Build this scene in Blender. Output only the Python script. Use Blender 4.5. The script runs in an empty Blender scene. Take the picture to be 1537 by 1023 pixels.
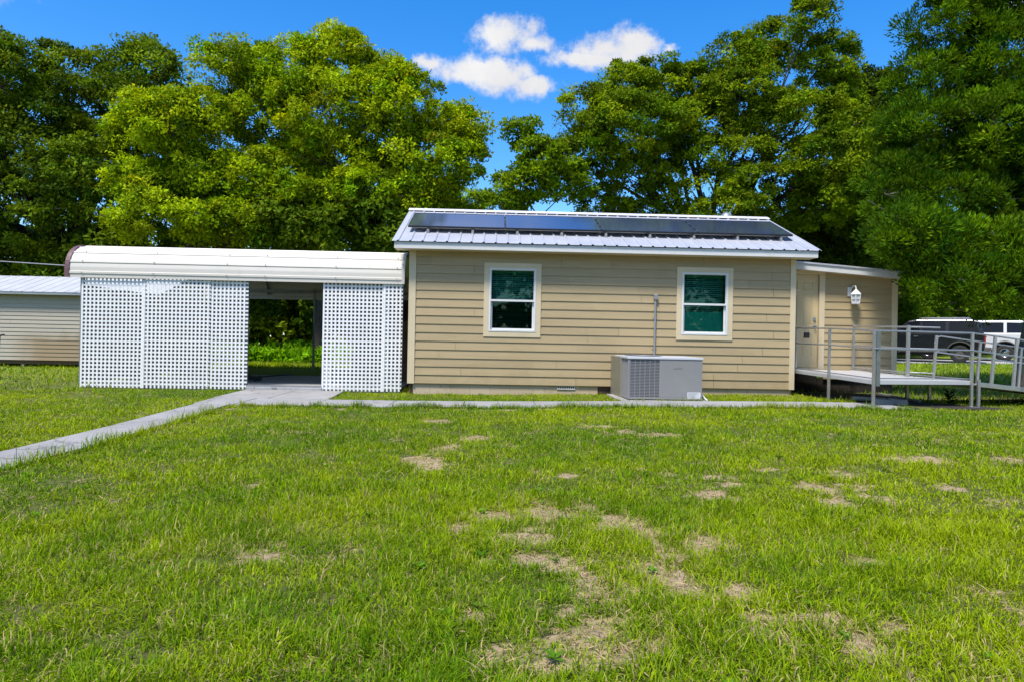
import bpy, bmesh, math, random
import numpy as np
from math import radians, sin, cos, pi, sqrt, atan2, hypot
from mathutils import Vector, Matrix

SC = bpy.context.scene
COL = SC.collection
rng = np.random.default_rng(7)
random.seed(7)

# ------------------------------------------------------------------ camera
cam_d = bpy.data.cameras.new('camera')
cam = bpy.data.objects.new('camera', cam_d)
COL.objects.link(cam)
SC.camera = cam
cam_d.sensor_width = 36.0
cam_d.lens = 36.0 * 1025 / 1537
cam_d.clip_start = 0.05
cam_d.clip_end = 3000
YAW, ROLL, CAM_H = 0.031, 0.0192, 1.12
fwd = Vector((sin(YAW), cos(YAW), 0))
r0 = Vector((cos(YAW), -sin(YAW), 0))
up0 = Vector((0, 0, 1))
rt = r0 * cos(ROLL) + up0 * sin(ROLL)
upv = up0 * cos(ROLL) - r0 * sin(ROLL)
mw = Matrix((rt, upv, -fwd)).transposed().to_4x4()
mw.translation = Vector((0, 0, CAM_H))
cam.matrix_world = mw

# ------------------------------------------------------------------ sun and sky
SUN_DIR = Vector((-0.24, -0.42, 0.88)).normalized()      # from the scene towards the sun
SUN_EL = math.asin(SUN_DIR.z)
SUN_AZ = atan2(SUN_DIR.x, SUN_DIR.y)
SC.view_settings.view_transform = 'Standard'
SC.view_settings.look = 'None'
SC.view_settings.exposure = 0.85
SC.view_settings.gamma = 1.0
sl = bpy.data.lights.new('sun', 'SUN')
sl.energy = 3.2
sl.angle = radians(12.0)
sl.color = (1.0, 0.95, 0.865)
so = bpy.data.objects.new('sun', sl)
so.rotation_euler = SUN_DIR.to_track_quat('Z', 'Y').to_euler()
so.location = (-20, -30, 50)
COL.objects.link(so)

world = bpy.data.worlds.new('World')
SC.world = world
world.use_nodes = True
wt = world.node_tree
for n in list(wt.nodes):
    wt.nodes.remove(n)


class NT:
    """tiny helper to write node graphs"""
    def __init__(self, tree):
        self.t = tree

    def n(self, kind, **kw):
        nd = self.t.nodes.new(kind)
        for k, v in kw.items():
            if k.startswith('i_'):
                key = k[2:]
                nd.inputs[int(key) if key.isdigit() else key.replace('_', ' ')].default_value = v
            else:
                setattr(nd, k, v)
        return nd

    def l(self, a, b):
        self.t.links.new(a, b)

    def m(self, op, a, b=None, c=None, clamp=False):
        nd = self.n('ShaderNodeMath', operation=op)
        nd.use_clamp = clamp
        for i, x in enumerate((a, b, c)):
            if x is None:
                continue
            if isinstance(x, (int, float)):
                nd.inputs[i].default_value = x
            else:
                self.l(x, nd.inputs[i])
        return nd.outputs[0]

    def mix(self, fac, a, b, blend='MIX'):
        nd = self.n('ShaderNodeMix', data_type='RGBA', blend_type=blend)
        nd.clamp_factor = True
        for s, x in ((nd.inputs[0], fac), (nd.inputs[6], a), (nd.inputs[7], b)):
            if isinstance(x, (int, float)):
                s.default_value = x
            elif isinstance(x, tuple):
                s.default_value = (*x[:3], 1)
            else:
                self.l(x, s)
        return nd.outputs[2]

    def ramp(self, fac, stops):
        nd = self.n('ShaderNodeValToRGB')
        e = nd.color_ramp.elements
        while len(e) > 1:
            e.remove(e[-1])
        e[0].position = stops[0][0]
        e[0].color = (*stops[0][1], 1)
        for p, c in stops[1:]:
            x = e.new(p)
            x.color = (*c, 1)
        self.l(fac, nd.inputs[0])
        return nd.outputs[0]

    def mr(self, v, a, b, c=0.0, d=1.0, smooth=False):
        nd = self.n('ShaderNodeMapRange')
        if smooth:
            nd.interpolation_type = 'SMOOTHSTEP'
        self.l(v, nd.inputs[0])
        for i, x in enumerate((a, b, c, d)):
            nd.inputs[i + 1].default_value = x
        return nd.outputs[0]

    def noise(self, vec, scale, detail=4, rough=0.55, dist=0.0, out=0):
        nd = self.n('ShaderNodeTexNoise')
        nd.inputs['Scale'].default_value = scale
        nd.inputs['Detail'].default_value = detail
        nd.inputs['Roughness'].default_value = rough
        nd.inputs['Distortion'].default_value = dist
        if vec is not None:
            self.l(vec, nd.inputs['Vector'])
        return nd.outputs[out]


SKY_STRENGTH = 0.13
w = NT(wt)
sky = w.n('ShaderNodeTexSky', sky_type='NISHITA')
sky.sun_disc = False
sky.sun_elevation = SUN_EL
sky.sun_rotation = SUN_AZ
sky.air_density = 1.0
sky.dust_density = 0.7
sky.ozone_density = 3.0
hs = w.n('ShaderNodeHueSaturation')
hs.inputs['Saturation'].default_value = 1.42
hs.inputs['Hue'].default_value = 0.5055
hs.inputs['Value'].default_value = 1.10
w.l(sky.outputs[0], hs.inputs['Color'])
tc = w.n('ShaderNodeTexCoord')
dirv = tc.outputs['Generated']
sep = w.n('ShaderNodeSeparateXYZ')
w.l(dirv, sep.inputs[0])
ysafe = w.m('MAXIMUM', sep.outputs[1], 0.02)
cu = w.m('DIVIDE', sep.outputs[0], ysafe)
cv = w.m('DIVIDE', sep.outputs[2], ysafe)
# cumulus group low in the north (tangent-plane coordinates of the sky)
nz = w.noise(dirv, 9.0, 8, 0.62, 0.3, out=1)
nsep = w.n('ShaderNodeSeparateColor')
w.l(nz, nsep.inputs[0])
cu2 = w.m('ADD', cu, w.m('MULTIPLY', w.m('SUBTRACT', nsep.outputs[0], 0.5), 0.085))
cv2 = w.m('ADD', cv, w.m('MULTIPLY', w.m('SUBTRACT', nsep.outputs[1], 0.5), 0.055))
CLOUDS = [(0.009,0.442,0.042,0.024),(0.050,0.434,0.028,0.013),(-0.029,0.395,0.055,0.017),(0.001,0.385,0.040,0.016),
          (-0.102,0.405,0.020,0.011),(0.157,0.430,0.052,0.021),(0.211,0.442,0.030,0.021),(0.132,0.415,0.055,0.013),
          (0.066,0.370,0.034,0.013),(0.250,0.436,0.014,0.008),(-0.90,0.50,0.15,0.05),(0.9,0.55,0.15,0.05)]
acc = None
for (a, b, ra, rb) in CLOUDS:
    dx = w.m('DIVIDE', w.m('SUBTRACT', cu2, a), ra)
    dy = w.m('DIVIDE', w.m('SUBTRACT', cv2, b), rb)
    d = w.m('SQRT', w.m('ADD', w.m('MULTIPLY', dx, dx), w.m('MULTIPLY', dy, dy)))
    mm = w.m('SUBTRACT', 1.42, d)
    acc = mm if acc is None else w.m('SMOOTH_MAX', acc, mm, 0.25)
fine = w.noise(dirv, 20.0, 9, 0.68)
acc = w.m('ADD', acc, w.m('MULTIPLY', w.m('SUBTRACT', fine, 0.5), 3.4))
near_mask = w.mr(acc, -0.15, 1.05, smooth=True)
near_mask = w.m('MULTIPLY', near_mask, w.m('GREATER_THAN', sep.outputs[1], 0.05))
# scattered cumulus over the rest of the sky (overhead and behind the viewer)
broad = w.noise(dirv, 2.6, 7, 0.6, 0.2)
bm = w.mr(broad, 0.52, 0.66, smooth=True)
keep = w.m('MAXIMUM', w.mr(sep.outputs[2], 0.50, 0.66, smooth=True), w.m('MULTIPLY', w.mr(sep.outputs[1], 0.15, -0.1, smooth=True), w.mr(sep.outputs[2], 0.12, 0.3, smooth=True)))
bm = w.m('MULTIPLY', bm, keep)
cm = w.m('MAXIMUM', near_mask, bm, clamp=True)
cl_lit = 0.93 / (SKY_STRENGTH * 2 ** 0.85)
cshade = w.mr(w.noise(dirv, 14.0, 5, 0.6), 0.35, 0.7, 0.86, 1.0)
ccol = w.n('ShaderNodeCombineColor')
w.l(w.m('MULTIPLY', cshade, cl_lit * 1.0), ccol.inputs[0])
w.l(w.m('MULTIPLY', cshade, cl_lit * 1.0), ccol.inputs[1])
w.l(w.m('MULTIPLY', w.mr(cshade, 0.86, 1.0, 0.90, 1.0), cl_lit * 1.0), ccol.inputs[2])
skycol = w.mix(cm, hs.outputs[0], ccol.outputs[0])
bg = w.n('ShaderNodeBackground')
bg.inputs['Strength'].default_value = SKY_STRENGTH
w.l(skycol, bg.inputs['Color'])
wo = w.n('ShaderNodeOutputWorld')
w.l(bg.outputs[0], wo.inputs[0])


# ------------------------------------------------------------------ materials
def new_mat(name):
    m = bpy.data.materials.new(name)
    m.use_nodes = True
    t = m.node_tree
    b = t.nodes['Principled BSDF']
    return m, NT(t), b


def mat(name, col, rough=0.6, metal=0.0, var=0.10, scale=3.0, bump=0.0, bscale=60.0, stain=None, stain_amt=0.3,
        stain_scale=1.2, spec=None, stretch=None):
    col = tuple(c * 0.8 for c in col)
    stain = tuple(c * 0.8 for c in stain) if stain else None
    m, g, b = new_mat(name)
    co = g.n('ShaderNodeTexCoord').outputs['Object']
    if stretch:
        mp = g.n('ShaderNodeMapping')
        mp.inputs['Scale'].default_value = stretch
        g.l(co, mp.inputs['Vector'])
        co2 = mp.outputs[0]
    else:
        co2 = co
    nz = g.noise(co2, scale, 6, 0.6)
    dk = tuple(c * (1 - var) for c in col)
    lt = tuple(min(1, c * (1 + var)) for c in col)
    c = g.mix(g.mr(nz, 0.3, 0.7), dk, lt)
    if stain:
        sz = g.noise(co, stain_scale, 7, 0.65, 0.4)
        c = g.mix(g.m('MULTIPLY', g.mr(sz, 0.52, 0.72, smooth=True), stain_amt), c, stain)
    g.l(c, b.inputs['Base Color'])
    rz = g.noise(co, scale * 2.3, 5)
    g.l(g.mr(rz, 0.3, 0.7, max(0.02, rough - 0.06), min(1, rough + 0.06)), b.inputs['Roughness'])
    b.inputs['Metallic'].default_value = metal
    if spec is not None:
        b.inputs['Specular IOR Level'].default_value = spec
    if bump:
        bp = g.n('ShaderNodeBump')
        bp.inputs['Strength'].default_value = bump
        bp.inputs['Distance'].default_value = 0.01
        g.l(g.noise(co, bscale, 6, 0.6), bp.inputs['Height'])
        g.l(bp.outputs[0], b.inputs['Normal'])
    return m


M = {}
M['siding'] = mat('tan_siding', (0.452, 0.344, 0.182), 0.62, var=0.07, scale=2.2, bump=0.25, bscale=35,
                  stain=(0.38, 0.28, 0.13), stain_amt=0.35, stretch=(0.5, 1, 6))
def _boards(m):
    g = NT(m.node_tree)
    b = m.node_tree.nodes['Principled BSDF']
    old = b.inputs['Base Color'].links[0].from_socket
    geo = g.n('ShaderNodeNewGeometry')
    sp = g.n('ShaderNodeSeparateXYZ')
    g.l(geo.outputs['Position'], sp.inputs[0])
    row = g.m('FLOOR', g.m('DIVIDE', g.m('SUBTRACT', sp.outputs[2], 0.232), 0.172))
    seg = g.m('FLOOR', g.m('ADD', g.m('MULTIPLY', sp.outputs[0], 0.27), g.m('MULTIPLY', row, 0.381)))
    wn = g.n('ShaderNodeTexWhiteNoise', noise_dimensions='2D')
    cv_ = g.n('ShaderNodeCombineXYZ')
    g.l(row, cv_.inputs[0])
    g.l(seg, cv_.inputs[1])
    g.l(cv_.outputs[0], wn.inputs['Vector'])
    k = g.mr(wn.outputs['Value'], 0, 1, 0.93, 1.06)
    dirt = g.noise(geo.outputs['Position'], 3.0, 6, 0.7)
    low = g.m('MULTIPLY', g.mr(sp.outputs[2], 0.75, 0.2, smooth=True), g.mr(dirt, 0.4, 0.7))
    c = g.mix(1.0, old, g.mix(1.0, (1, 1, 1), k, 'MULTIPLY'), 'MULTIPLY')
    g.l(g.mix(g.m('MULTIPLY', low, 0.35), c, (0.20, 0.155, 0.09)), b.inputs['Base Color'])


_boards(M['siding'])
M['trim'] = mat('cream_trim', (0.71, 0.585, 0.375), 0.55, var=0.05, scale=2.0, stain=(0.5, 0.42, 0.28), stain_amt=0.3)
M['white'] = mat('white_paint', (0.78, 0.78, 0.77), 0.45, var=0.03, scale=4.0)
M['vinyl'] = mat('white_vinyl', (0.97, 0.96, 0.94), 0.4, var=0.03, scale=2.0, stain=(0.74, 0.75, 0.76), stain_amt=0.5)
M['fascia'] = mat('white_fascia', (0.74, 0.73, 0.70), 0.5, var=0.04, scale=2.0, stain=(0.5, 0.47, 0.4), stain_amt=0.35)
M['roofmetal'] = mat('galvalume_roof', (0.66, 0.67, 0.72), 0.42, metal=0.35, var=0.06, scale=1.5, stain=(0.5, 0.5, 0.55),
                     stain_amt=0.35, stain_scale=2.0)
M['carportmetal'] = mat('ivory_metal', (0.71, 0.665, 0.58), 0.45, var=0.03, scale=1.2, stain=(0.56, 0.53, 0.45),
                        stain_amt=0.4, stain_scale=1.6, stretch=(0.4, 1, 1))
M['maroon'] = mat('maroon_trim', (0.16, 0.075, 0.08), 0.5, var=0.1)
M['galv'] = mat('galvanised_steel', (0.30, 0.33, 0.34), 0.45, metal=0.5, var=0.12, scale=8)
M['alu'] = mat('aluminium', (0.56, 0.55, 0.54), 0.30, metal=0.75, var=0.08, scale=6)
M['aludeck'] = mat('aluminium_deck', (0.64, 0.63, 0.62), 0.5, metal=0.2, var=0.05, scale=5)
M['alushade'] = mat('shaded_aluminium', (0.22, 0.24, 0.22), 0.5, metal=0.4, var=0.15, scale=8)  # darker copy of the aluminium, for a post face in shade
M['door'] = mat('cream_door', (0.66, 0.52, 0.28), 0.45, var=0.03)
M['acgrey'] = mat('grey_enamel', (0.275, 0.27, 0.265), 0.42, var=0.06, scale=1.5, stain=(0.25, 0.25, 0.26), stain_amt=0.3)
M['acgrille'] = mat('grey_grille', (0.30, 0.30, 0.31), 0.45, var=0.05)
M['accoil'] = mat('dark_coil', (0.06, 0.063, 0.068), 0.6, var=0.3, scale=30)
M['actop'] = mat('pale_enamel', (0.62, 0.63, 0.66), 0.4, var=0.05)
M['duct'] = mat('beige_duct_cover', (0.27, 0.245, 0.18), 0.55, var=0.06)
M['black'] = mat('black_plastic', (0.012, 0.012, 0.013), 0.4, var=0.2)
M['rubber'] = mat('black_rubber', (0.018, 0.018, 0.018), 0.75, var=0.2, scale=12)
M['bronze'] = mat('dark_brown_steel', (0.06, 0.03, 0.03), 0.5, var=0.2)
M['wood'] = mat('brown_board', (0.13, 0.075, 0.035), 0.7, var=0.25, scale=4, stretch=(1, 1, 8))
M['brick'] = mat('old_brick', (0.13, 0.075, 0.05), 0.85, var=0.35, scale=9)
M['label'] = mat('white_sticker', (0.78, 0.78, 0.78), 0.5, var=0.05)
M['print'] = mat('grey_print', (0.25, 0.25, 0.27), 0.6, var=0.1)
M['shedwall'] = mat('beige_vinyl_siding', (0.46, 0.41, 0.325), 0.6, var=0.06, scale=1.5, stretch=(0.5, 1, 4))
M['shedroof'] = mat('pale_shed_roof', (0.60, 0.61, 0.63), 0.5, metal=0.1, var=0.08, scale=1.5, stain=(0.42, 0.44, 0.5), stain_amt=0.5)
M['steelgrey'] = mat('grey_steel', (0.42, 0.42, 0.43), 0.4, metal=0.6, var=0.08)
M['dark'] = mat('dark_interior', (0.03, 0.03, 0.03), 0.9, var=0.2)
M['mulch_void'] = mat('dark_mulch_void', (0.035, 0.026, 0.018), 0.95, var=0.5, scale=25, bump=0.8, bscale=40)
M['cable'] = mat('grey_cable', (0.35, 0.35, 0.36), 0.5, var=0.1)
M['pvc'] = mat('grey_pvc', (0.36, 0.36, 0.34), 0.5, var=0.1)
M['darkpaint'] = mat('black_car_paint', (0.014, 0.017, 0.021), 0.16, var=0.1)
M['greycladding'] = mat('grey_cladding', (0.085, 0.085, 0.08), 0.75, var=0.1)
M['whitepaint'] = mat('white_car_paint', (0.72, 0.72, 0.72), 0.15, var=0.02)
M['carglass'] = mat('dark_car_glass', (0.008, 0.010, 0.013), 0.05, var=0.1, spec=0.3)
M['chrome'] = mat('chrome', (0.7, 0.7, 0.7), 0.15, metal=1.0, var=0.05)
M['redlens'] = mat('red_lens', (0.35, 0.02, 0.015), 0.2, var=0.1)
M['amberlens'] = mat('clear_lens', (0.7, 0.68, 0.6), 0.15, var=0.1)
M['bulb'] = mat('frosted_glass', (0.6, 0.62, 0.64), 0.3, var=0.03)
M['brass'] = mat('satin_nickel', (0.6, 0.58, 0.52), 0.25, metal=1.0, var=0.05)


def _concrete(name, base, dark):
    m, g, b = new_mat(name)
    co = g.n('ShaderNodeTexCoord').outputs['Object']
    a = g.noise(co, 0.9, 7, 0.65, 0.3)
    f = g.noise(co, 45, 4, 0.6)
    s = g.noise(co, 4.0, 6, 0.7, 0.5)
    c = g.mix(g.mr(a, 0.3, 0.7), dark, base)
    c = g.mix(g.m('MULTIPLY', g.mr(f, 0.35, 0.7), 0.25), c, tuple(x * 0.6 for x in base))
    c = g.mix(g.m('MULTIPLY', g.mr(s, 0.50, 0.72, smooth=True), 0.55), c, tuple(x * 0.5 for x in base))
    vo = g.n('ShaderNodeTexVoronoi', feature='DISTANCE_TO_EDGE')
    vo.inputs['Scale'].default_value = 0.55
    wob = g.n('ShaderNodeVectorMath', operation='ADD')
    nv = g.n('ShaderNodeVectorMath', operation='SCALE')
    nv.inputs['Scale'].default_value = 0.5
    g.l(g.noise(co, 2.5, 6, 0.7, 0.0, 1), nv.inputs[0])
    g.l(co, wob.inputs[0])
    g.l(nv.outputs[0], wob.inputs[1])
    g.l(wob.outputs[0], vo.inputs['Vector'])
    c = g.mix(g.m('MULTIPLY', g.mr(vo.outputs['Distance'], 0.010, 0.0), 0.7), c, (0.06, 0.055, 0.045))
    g.l(c, b.inputs['Base Color'])
    b.inputs['Roughness'].default_value = 0.85
    bp = g.n('ShaderNodeBump')
    bp.inputs['Strength'].default_value = 0.35
    bp.inputs['Distance'].default_value = 0.006
    g.l(f, bp.inputs['Height'])
    g.l(bp.outputs[0], b.inputs['Normal'])
    return m


M['concrete'] = _concrete('walk_concrete', (0.36, 0.345, 0.325), (0.24, 0.23, 0.215))
M['slab'] = _concrete('slab_concrete', (0.40, 0.40, 0.39), (0.30, 0.30, 0.295))
M['asphalt'] = _concrete('driveway_concrete', (0.42, 0.41, 0.40), (0.33, 0.32, 0.31))


def _block():
    m, g, b = new_mat('painted_block')
    co = g.n('ShaderNodeTexCoord').outputs['Object']
    mp = g.n('ShaderNodeMapping')
    mp.inputs['Rotation'].default_value = (radians(90), 0, 0)
    g.l(co, mp.inputs['Vector'])
    br = g.n('ShaderNodeTexBrick')
    br.inputs['Scale'].default_value = 1.0
    br.inputs['Brick Width'].default_value = 0.41
    br.inputs['Row Height'].default_value = 0.21
    br.inputs['Mortar Size'].default_value = 0.006
    br.inputs['Color1'].default_value = (0.43, 0.335, 0.215, 1)
    br.inputs['Color2'].default_value = (0.48, 0.385, 0.26, 1)
    br.inputs['Mortar'].default_value = (0.33, 0.28, 0.2, 1)
    g.l(mp.outputs[0], br.inputs['Vector'])
    s = g.noise(co, 2.6, 7, 0.7, 0.6)
    c = g.mix(g.m('MULTIPLY', g.mr(s, 0.50, 0.68, smooth=True), 0.7), br.outputs[0], (0.34, 0.25, 0.13))
    s2 = g.noise(co, 9, 7, 0.7, 0.6)
    c = g.mix(g.m('MULTIPLY', g.mr(s2, 0.62, 0.7, smooth=True), 0.6), c, (0.16, 0.09, 0.05))
    g.l(c, b.inputs['Base Color'])
    b.inputs['Roughness'].default_value = 0.85
    return m


M['block'] = _block()


def _shedwall():
    """beige lap siding with a brown mildew stain that starts low on its right half"""
    m = M['shedwall']
    g = NT(m.node_tree)
    b = m.node_tree.nodes['Principled BSDF']
    old = b.inputs['Base Color'].links[0].from_socket
    geo = g.n('ShaderNodeNewGeometry')
    sp = g.n('ShaderNodeSeparateXYZ')
    g.l(geo.outputs['Position'], sp.inputs[0])
    nz = g.noise(geo.outputs['Position'], 1.3, 6, 0.6)
    xs = g.mr(g.m('ADD', sp.outputs[0], g.m('MULTIPLY', nz, 1.6)), -13.2, -12.0, smooth=True)
    zs = g.mr(g.m('ADD', sp.outputs[2], g.m('MULTIPLY', nz, 0.7)), 1.55, 1.15, smooth=True)
    f = g.m('MULTIPLY', g.m('MULTIPLY', xs, zs), 0.75)
    g.l(g.mix(f, old, (0.23, 0.145, 0.055)), b.inputs['Base Color'])


_shedwall()


def _solar():
    m, g, b = new_mat('solar_cells')
    co = g.n('ShaderNodeTexCoord').outputs['Object']
    nz = g.noise(co, 1.2, 4)
    c = g.mix(g.mr(nz, 0.3, 0.7), (0.026, 0.033, 0.080), (0.038, 0.046, 0.105))
    br = g.n('ShaderNodeTexBrick')
    br.offset = 0.0
    br.inputs['Scale'].default_value = 1.0
    br.inputs['Brick Width'].default_value = 0.16
    br.inputs['Row Height'].default_value = 0.16
    br.inputs['Mortar Size'].default_value = 0.0025
    br.inputs['Color1'].default_value = (0, 0, 0, 1)
    br.inputs['Color2'].default_value = (0, 0, 0, 1)
    br.inputs['Mortar'].default_value = (1, 1, 1, 1)
    g.l(co, br.inputs['Vector'])
    c = g.mix(g.m('MULTIPLY', br.outputs['Fac'], 0.35), c, (0.10, 0.12, 0.17))
    g.l(c, b.inputs['Base Color'])
    b.inputs['Roughness'].default_value = 0.16
    b.inputs['IOR'].default_value = 1.5
    b.inputs['Coat Weight'].default_value = 1.0
    b.inputs['Coat Roughness'].default_value = 0.08
    return m


M['solar'] = _solar()


def _pane(tint=(0.46, 0.76, 0.68, 1)):
    m, g, b = new_mat('tinted_glass')
    t = m.node_tree
    tr = g.n('ShaderNodeBsdfTransparent')
    tr.inputs[0].default_value = tint
    gl = g.n('ShaderNodeBsdfGlossy')
    gl.inputs['Roughness'].default_value = 0.02
    gl.inputs['Color'].default_value = (0.75, 1.0, 0.92, 1)
    fr = g.n('ShaderNodeFresnel')
    fr.inputs['IOR'].default_value = 1.4
    mx = g.n('ShaderNodeMixShader')
    g.l(fr.outputs[0], mx.inputs[0])
    g.l(tr.outputs[0], mx.inputs[1])
    g.l(gl.outputs[0], mx.inputs[2])
    g.l(mx.outputs[0], t.nodes['Material Output'].inputs['Surface'])
    return m


M['pane'] = _pane()
M['panedark'] = _pane((0.26, 0.46, 0.40, 1))
M['blind'] = mat('white_blind', (0.95, 0.95, 0.93), 0.5, var=0.03)
M['tealshade'] = mat('teal_shade', (0.42, 0.95, 0.92), 0.6, var=0.06)


def leafmat(name, transl=0.35, rough=0.55, spec=0.3):
    m, g, b = new_mat(name)
    t = m.node_tree
    at = g.n('ShaderNodeAttribute')
    at.attribute_name = 'col'
    b.inputs['Roughness'].default_value = rough
    b.inputs['Specular IOR Level'].default_value = spec
    g.l(at.outputs['Color'], b.inputs['Base Color'])
    tl = g.n('ShaderNodeBsdfTranslucent')
    hsv = g.n('ShaderNodeHueSaturation')
    hsv.inputs['Hue'].default_value = 0.485
    hsv.inputs['Saturation'].default_value = 1.1
    hsv.inputs['Value'].default_value = 1.35
    g.l(at.outputs['Color'], hsv.inputs['Color'])
    g.l(hsv.outputs[0], tl.inputs[0])
    mx = g.n('ShaderNodeMixShader')
    mx.inputs[0].default_value = transl
    g.l(b.outputs[0], mx.inputs[1])
    g.l(tl.outputs[0], mx.inputs[2])
    g.l(mx.outputs[0], t.nodes['Material Output'].inputs['Surface'])
    return m


M['leaf'] = leafmat('foliage', 0.30, 0.7, 0.06)
M['blade'] = leafmat('grass_blades', 0.28, 0.7, 0.04)


def barkmat(name, a, c):
    m, g, b = new_mat(name)
    co = g.n('ShaderNodeTexCoord').outputs['Object']
    mp = g.n('ShaderNodeMapping')
    mp.inputs['Scale'].default_value = (1, 1, 0.25)
    g.l(co, mp.inputs['Vector'])
    nz = g.noise(mp.outputs[0], 14, 7, 0.7, 0.5)
    g.l(g.mix(g.mr(nz, 0.35, 0.65), a, c), b.inputs['Base Color'])
    b.inputs['Roughness'].default_value = 0.9
    bp = g.n('ShaderNodeBump')
    bp.inputs['Strength'].default_value = 0.8
    bp.inputs['Distance'].default_value = 0.03
    g.l(nz, bp.inputs['Height'])
    g.l(bp.outputs[0], b.inputs['Normal'])
    return m


M['bark'] = barkmat('bark', (0.020, 0.016, 0.012), (0.07, 0.058, 0.045))
M['barkpale'] = barkmat('pale_bark', (0.10, 0.085, 0.07), (0.26, 0.23, 0.19))


def _soil():
    m, g, b = new_mat('lawn_soil')
    at = g.n('ShaderNodeAttribute')
    at.attribute_name = 'bare'
    co = g.n('ShaderNodeTexCoord').outputs['Object']
    n1 = g.noise(co, 18, 7, 0.7)
    n2 = g.noise(co, 2.0, 5, 0.6)
    n3 = g.noise(co, 90, 4, 0.7)
    thatch = g.mix(g.mr(n1, 0.35, 0.65), (0.035, 0.045, 0.005), (0.13, 0.13, 0.025))
    far = g.mix(g.mr(n2, 0.3, 0.7), (0.14, 0.22, 0.008), (0.23, 0.29, 0.012))
    geo = g.n('ShaderNodeNewGeometry')
    sp = g.n('ShaderNodeSeparateXYZ')
    g.l(geo.outputs['Position'], sp.inputs[0])
    # past the mown lawn nobody resolves blades: the sheet itself is the turf
    gr = g.mix(g.mr(sp.outputs[1], 13.0, 22.0), thatch, far)
    sand = g.mix(g.mr(n1, 0.3, 0.7), (0.24, 0.175, 0.095), (0.46, 0.345, 0.21))
    sand = g.mix(g.m('MULTIPLY', g.mr(n3, 0.55, 0.7), 0.6), sand, (0.17, 0.12, 0.06))
    c = g.mix(g.mr(g.m('ADD', at.outputs['Fac'], g.m('MULTIPLY', g.m('SUBTRACT', n1, 0.5), 0.5)), 0.2, 0.6, smooth=True), gr, sand)
    g.l(c, b.inputs['Base Color'])
    b.inputs['Roughness'].default_value = 0.95
    bp = g.n('ShaderNodeBump')
    bp.inputs['Strength'].default_value = 0.9
    bp.inputs['Distance'].default_value = 0.02
    g.l(g.m('ADD', n1, g.m('MULTIPLY', n3, 0.4)), bp.inputs['Height'])
    g.l(bp.outputs[0], b.inputs['Normal'])
    return m


M['soil'] = _soil()


# ------------------------------------------------------------------ mesh builder and tagging
def tag(o, label=None, cat=None, group=None, kind=None):
    if label:
        o['label'] = label
    if cat:
        o['category'] = cat
    if group:
        o['group'] = group
    if kind:
        o['kind'] = kind
    return o


def thing(name, label, cat, loc=(0, 0, 0), rz=0.0, group=None):
    o = bpy.data.objects.new(name, None)
    o.empty_display_size = 0.2
    o.location = loc
    o.rotation_euler = (0, 0, rz)
    COL.objects.link(o)
    return tag(o, label, cat, group)


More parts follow.
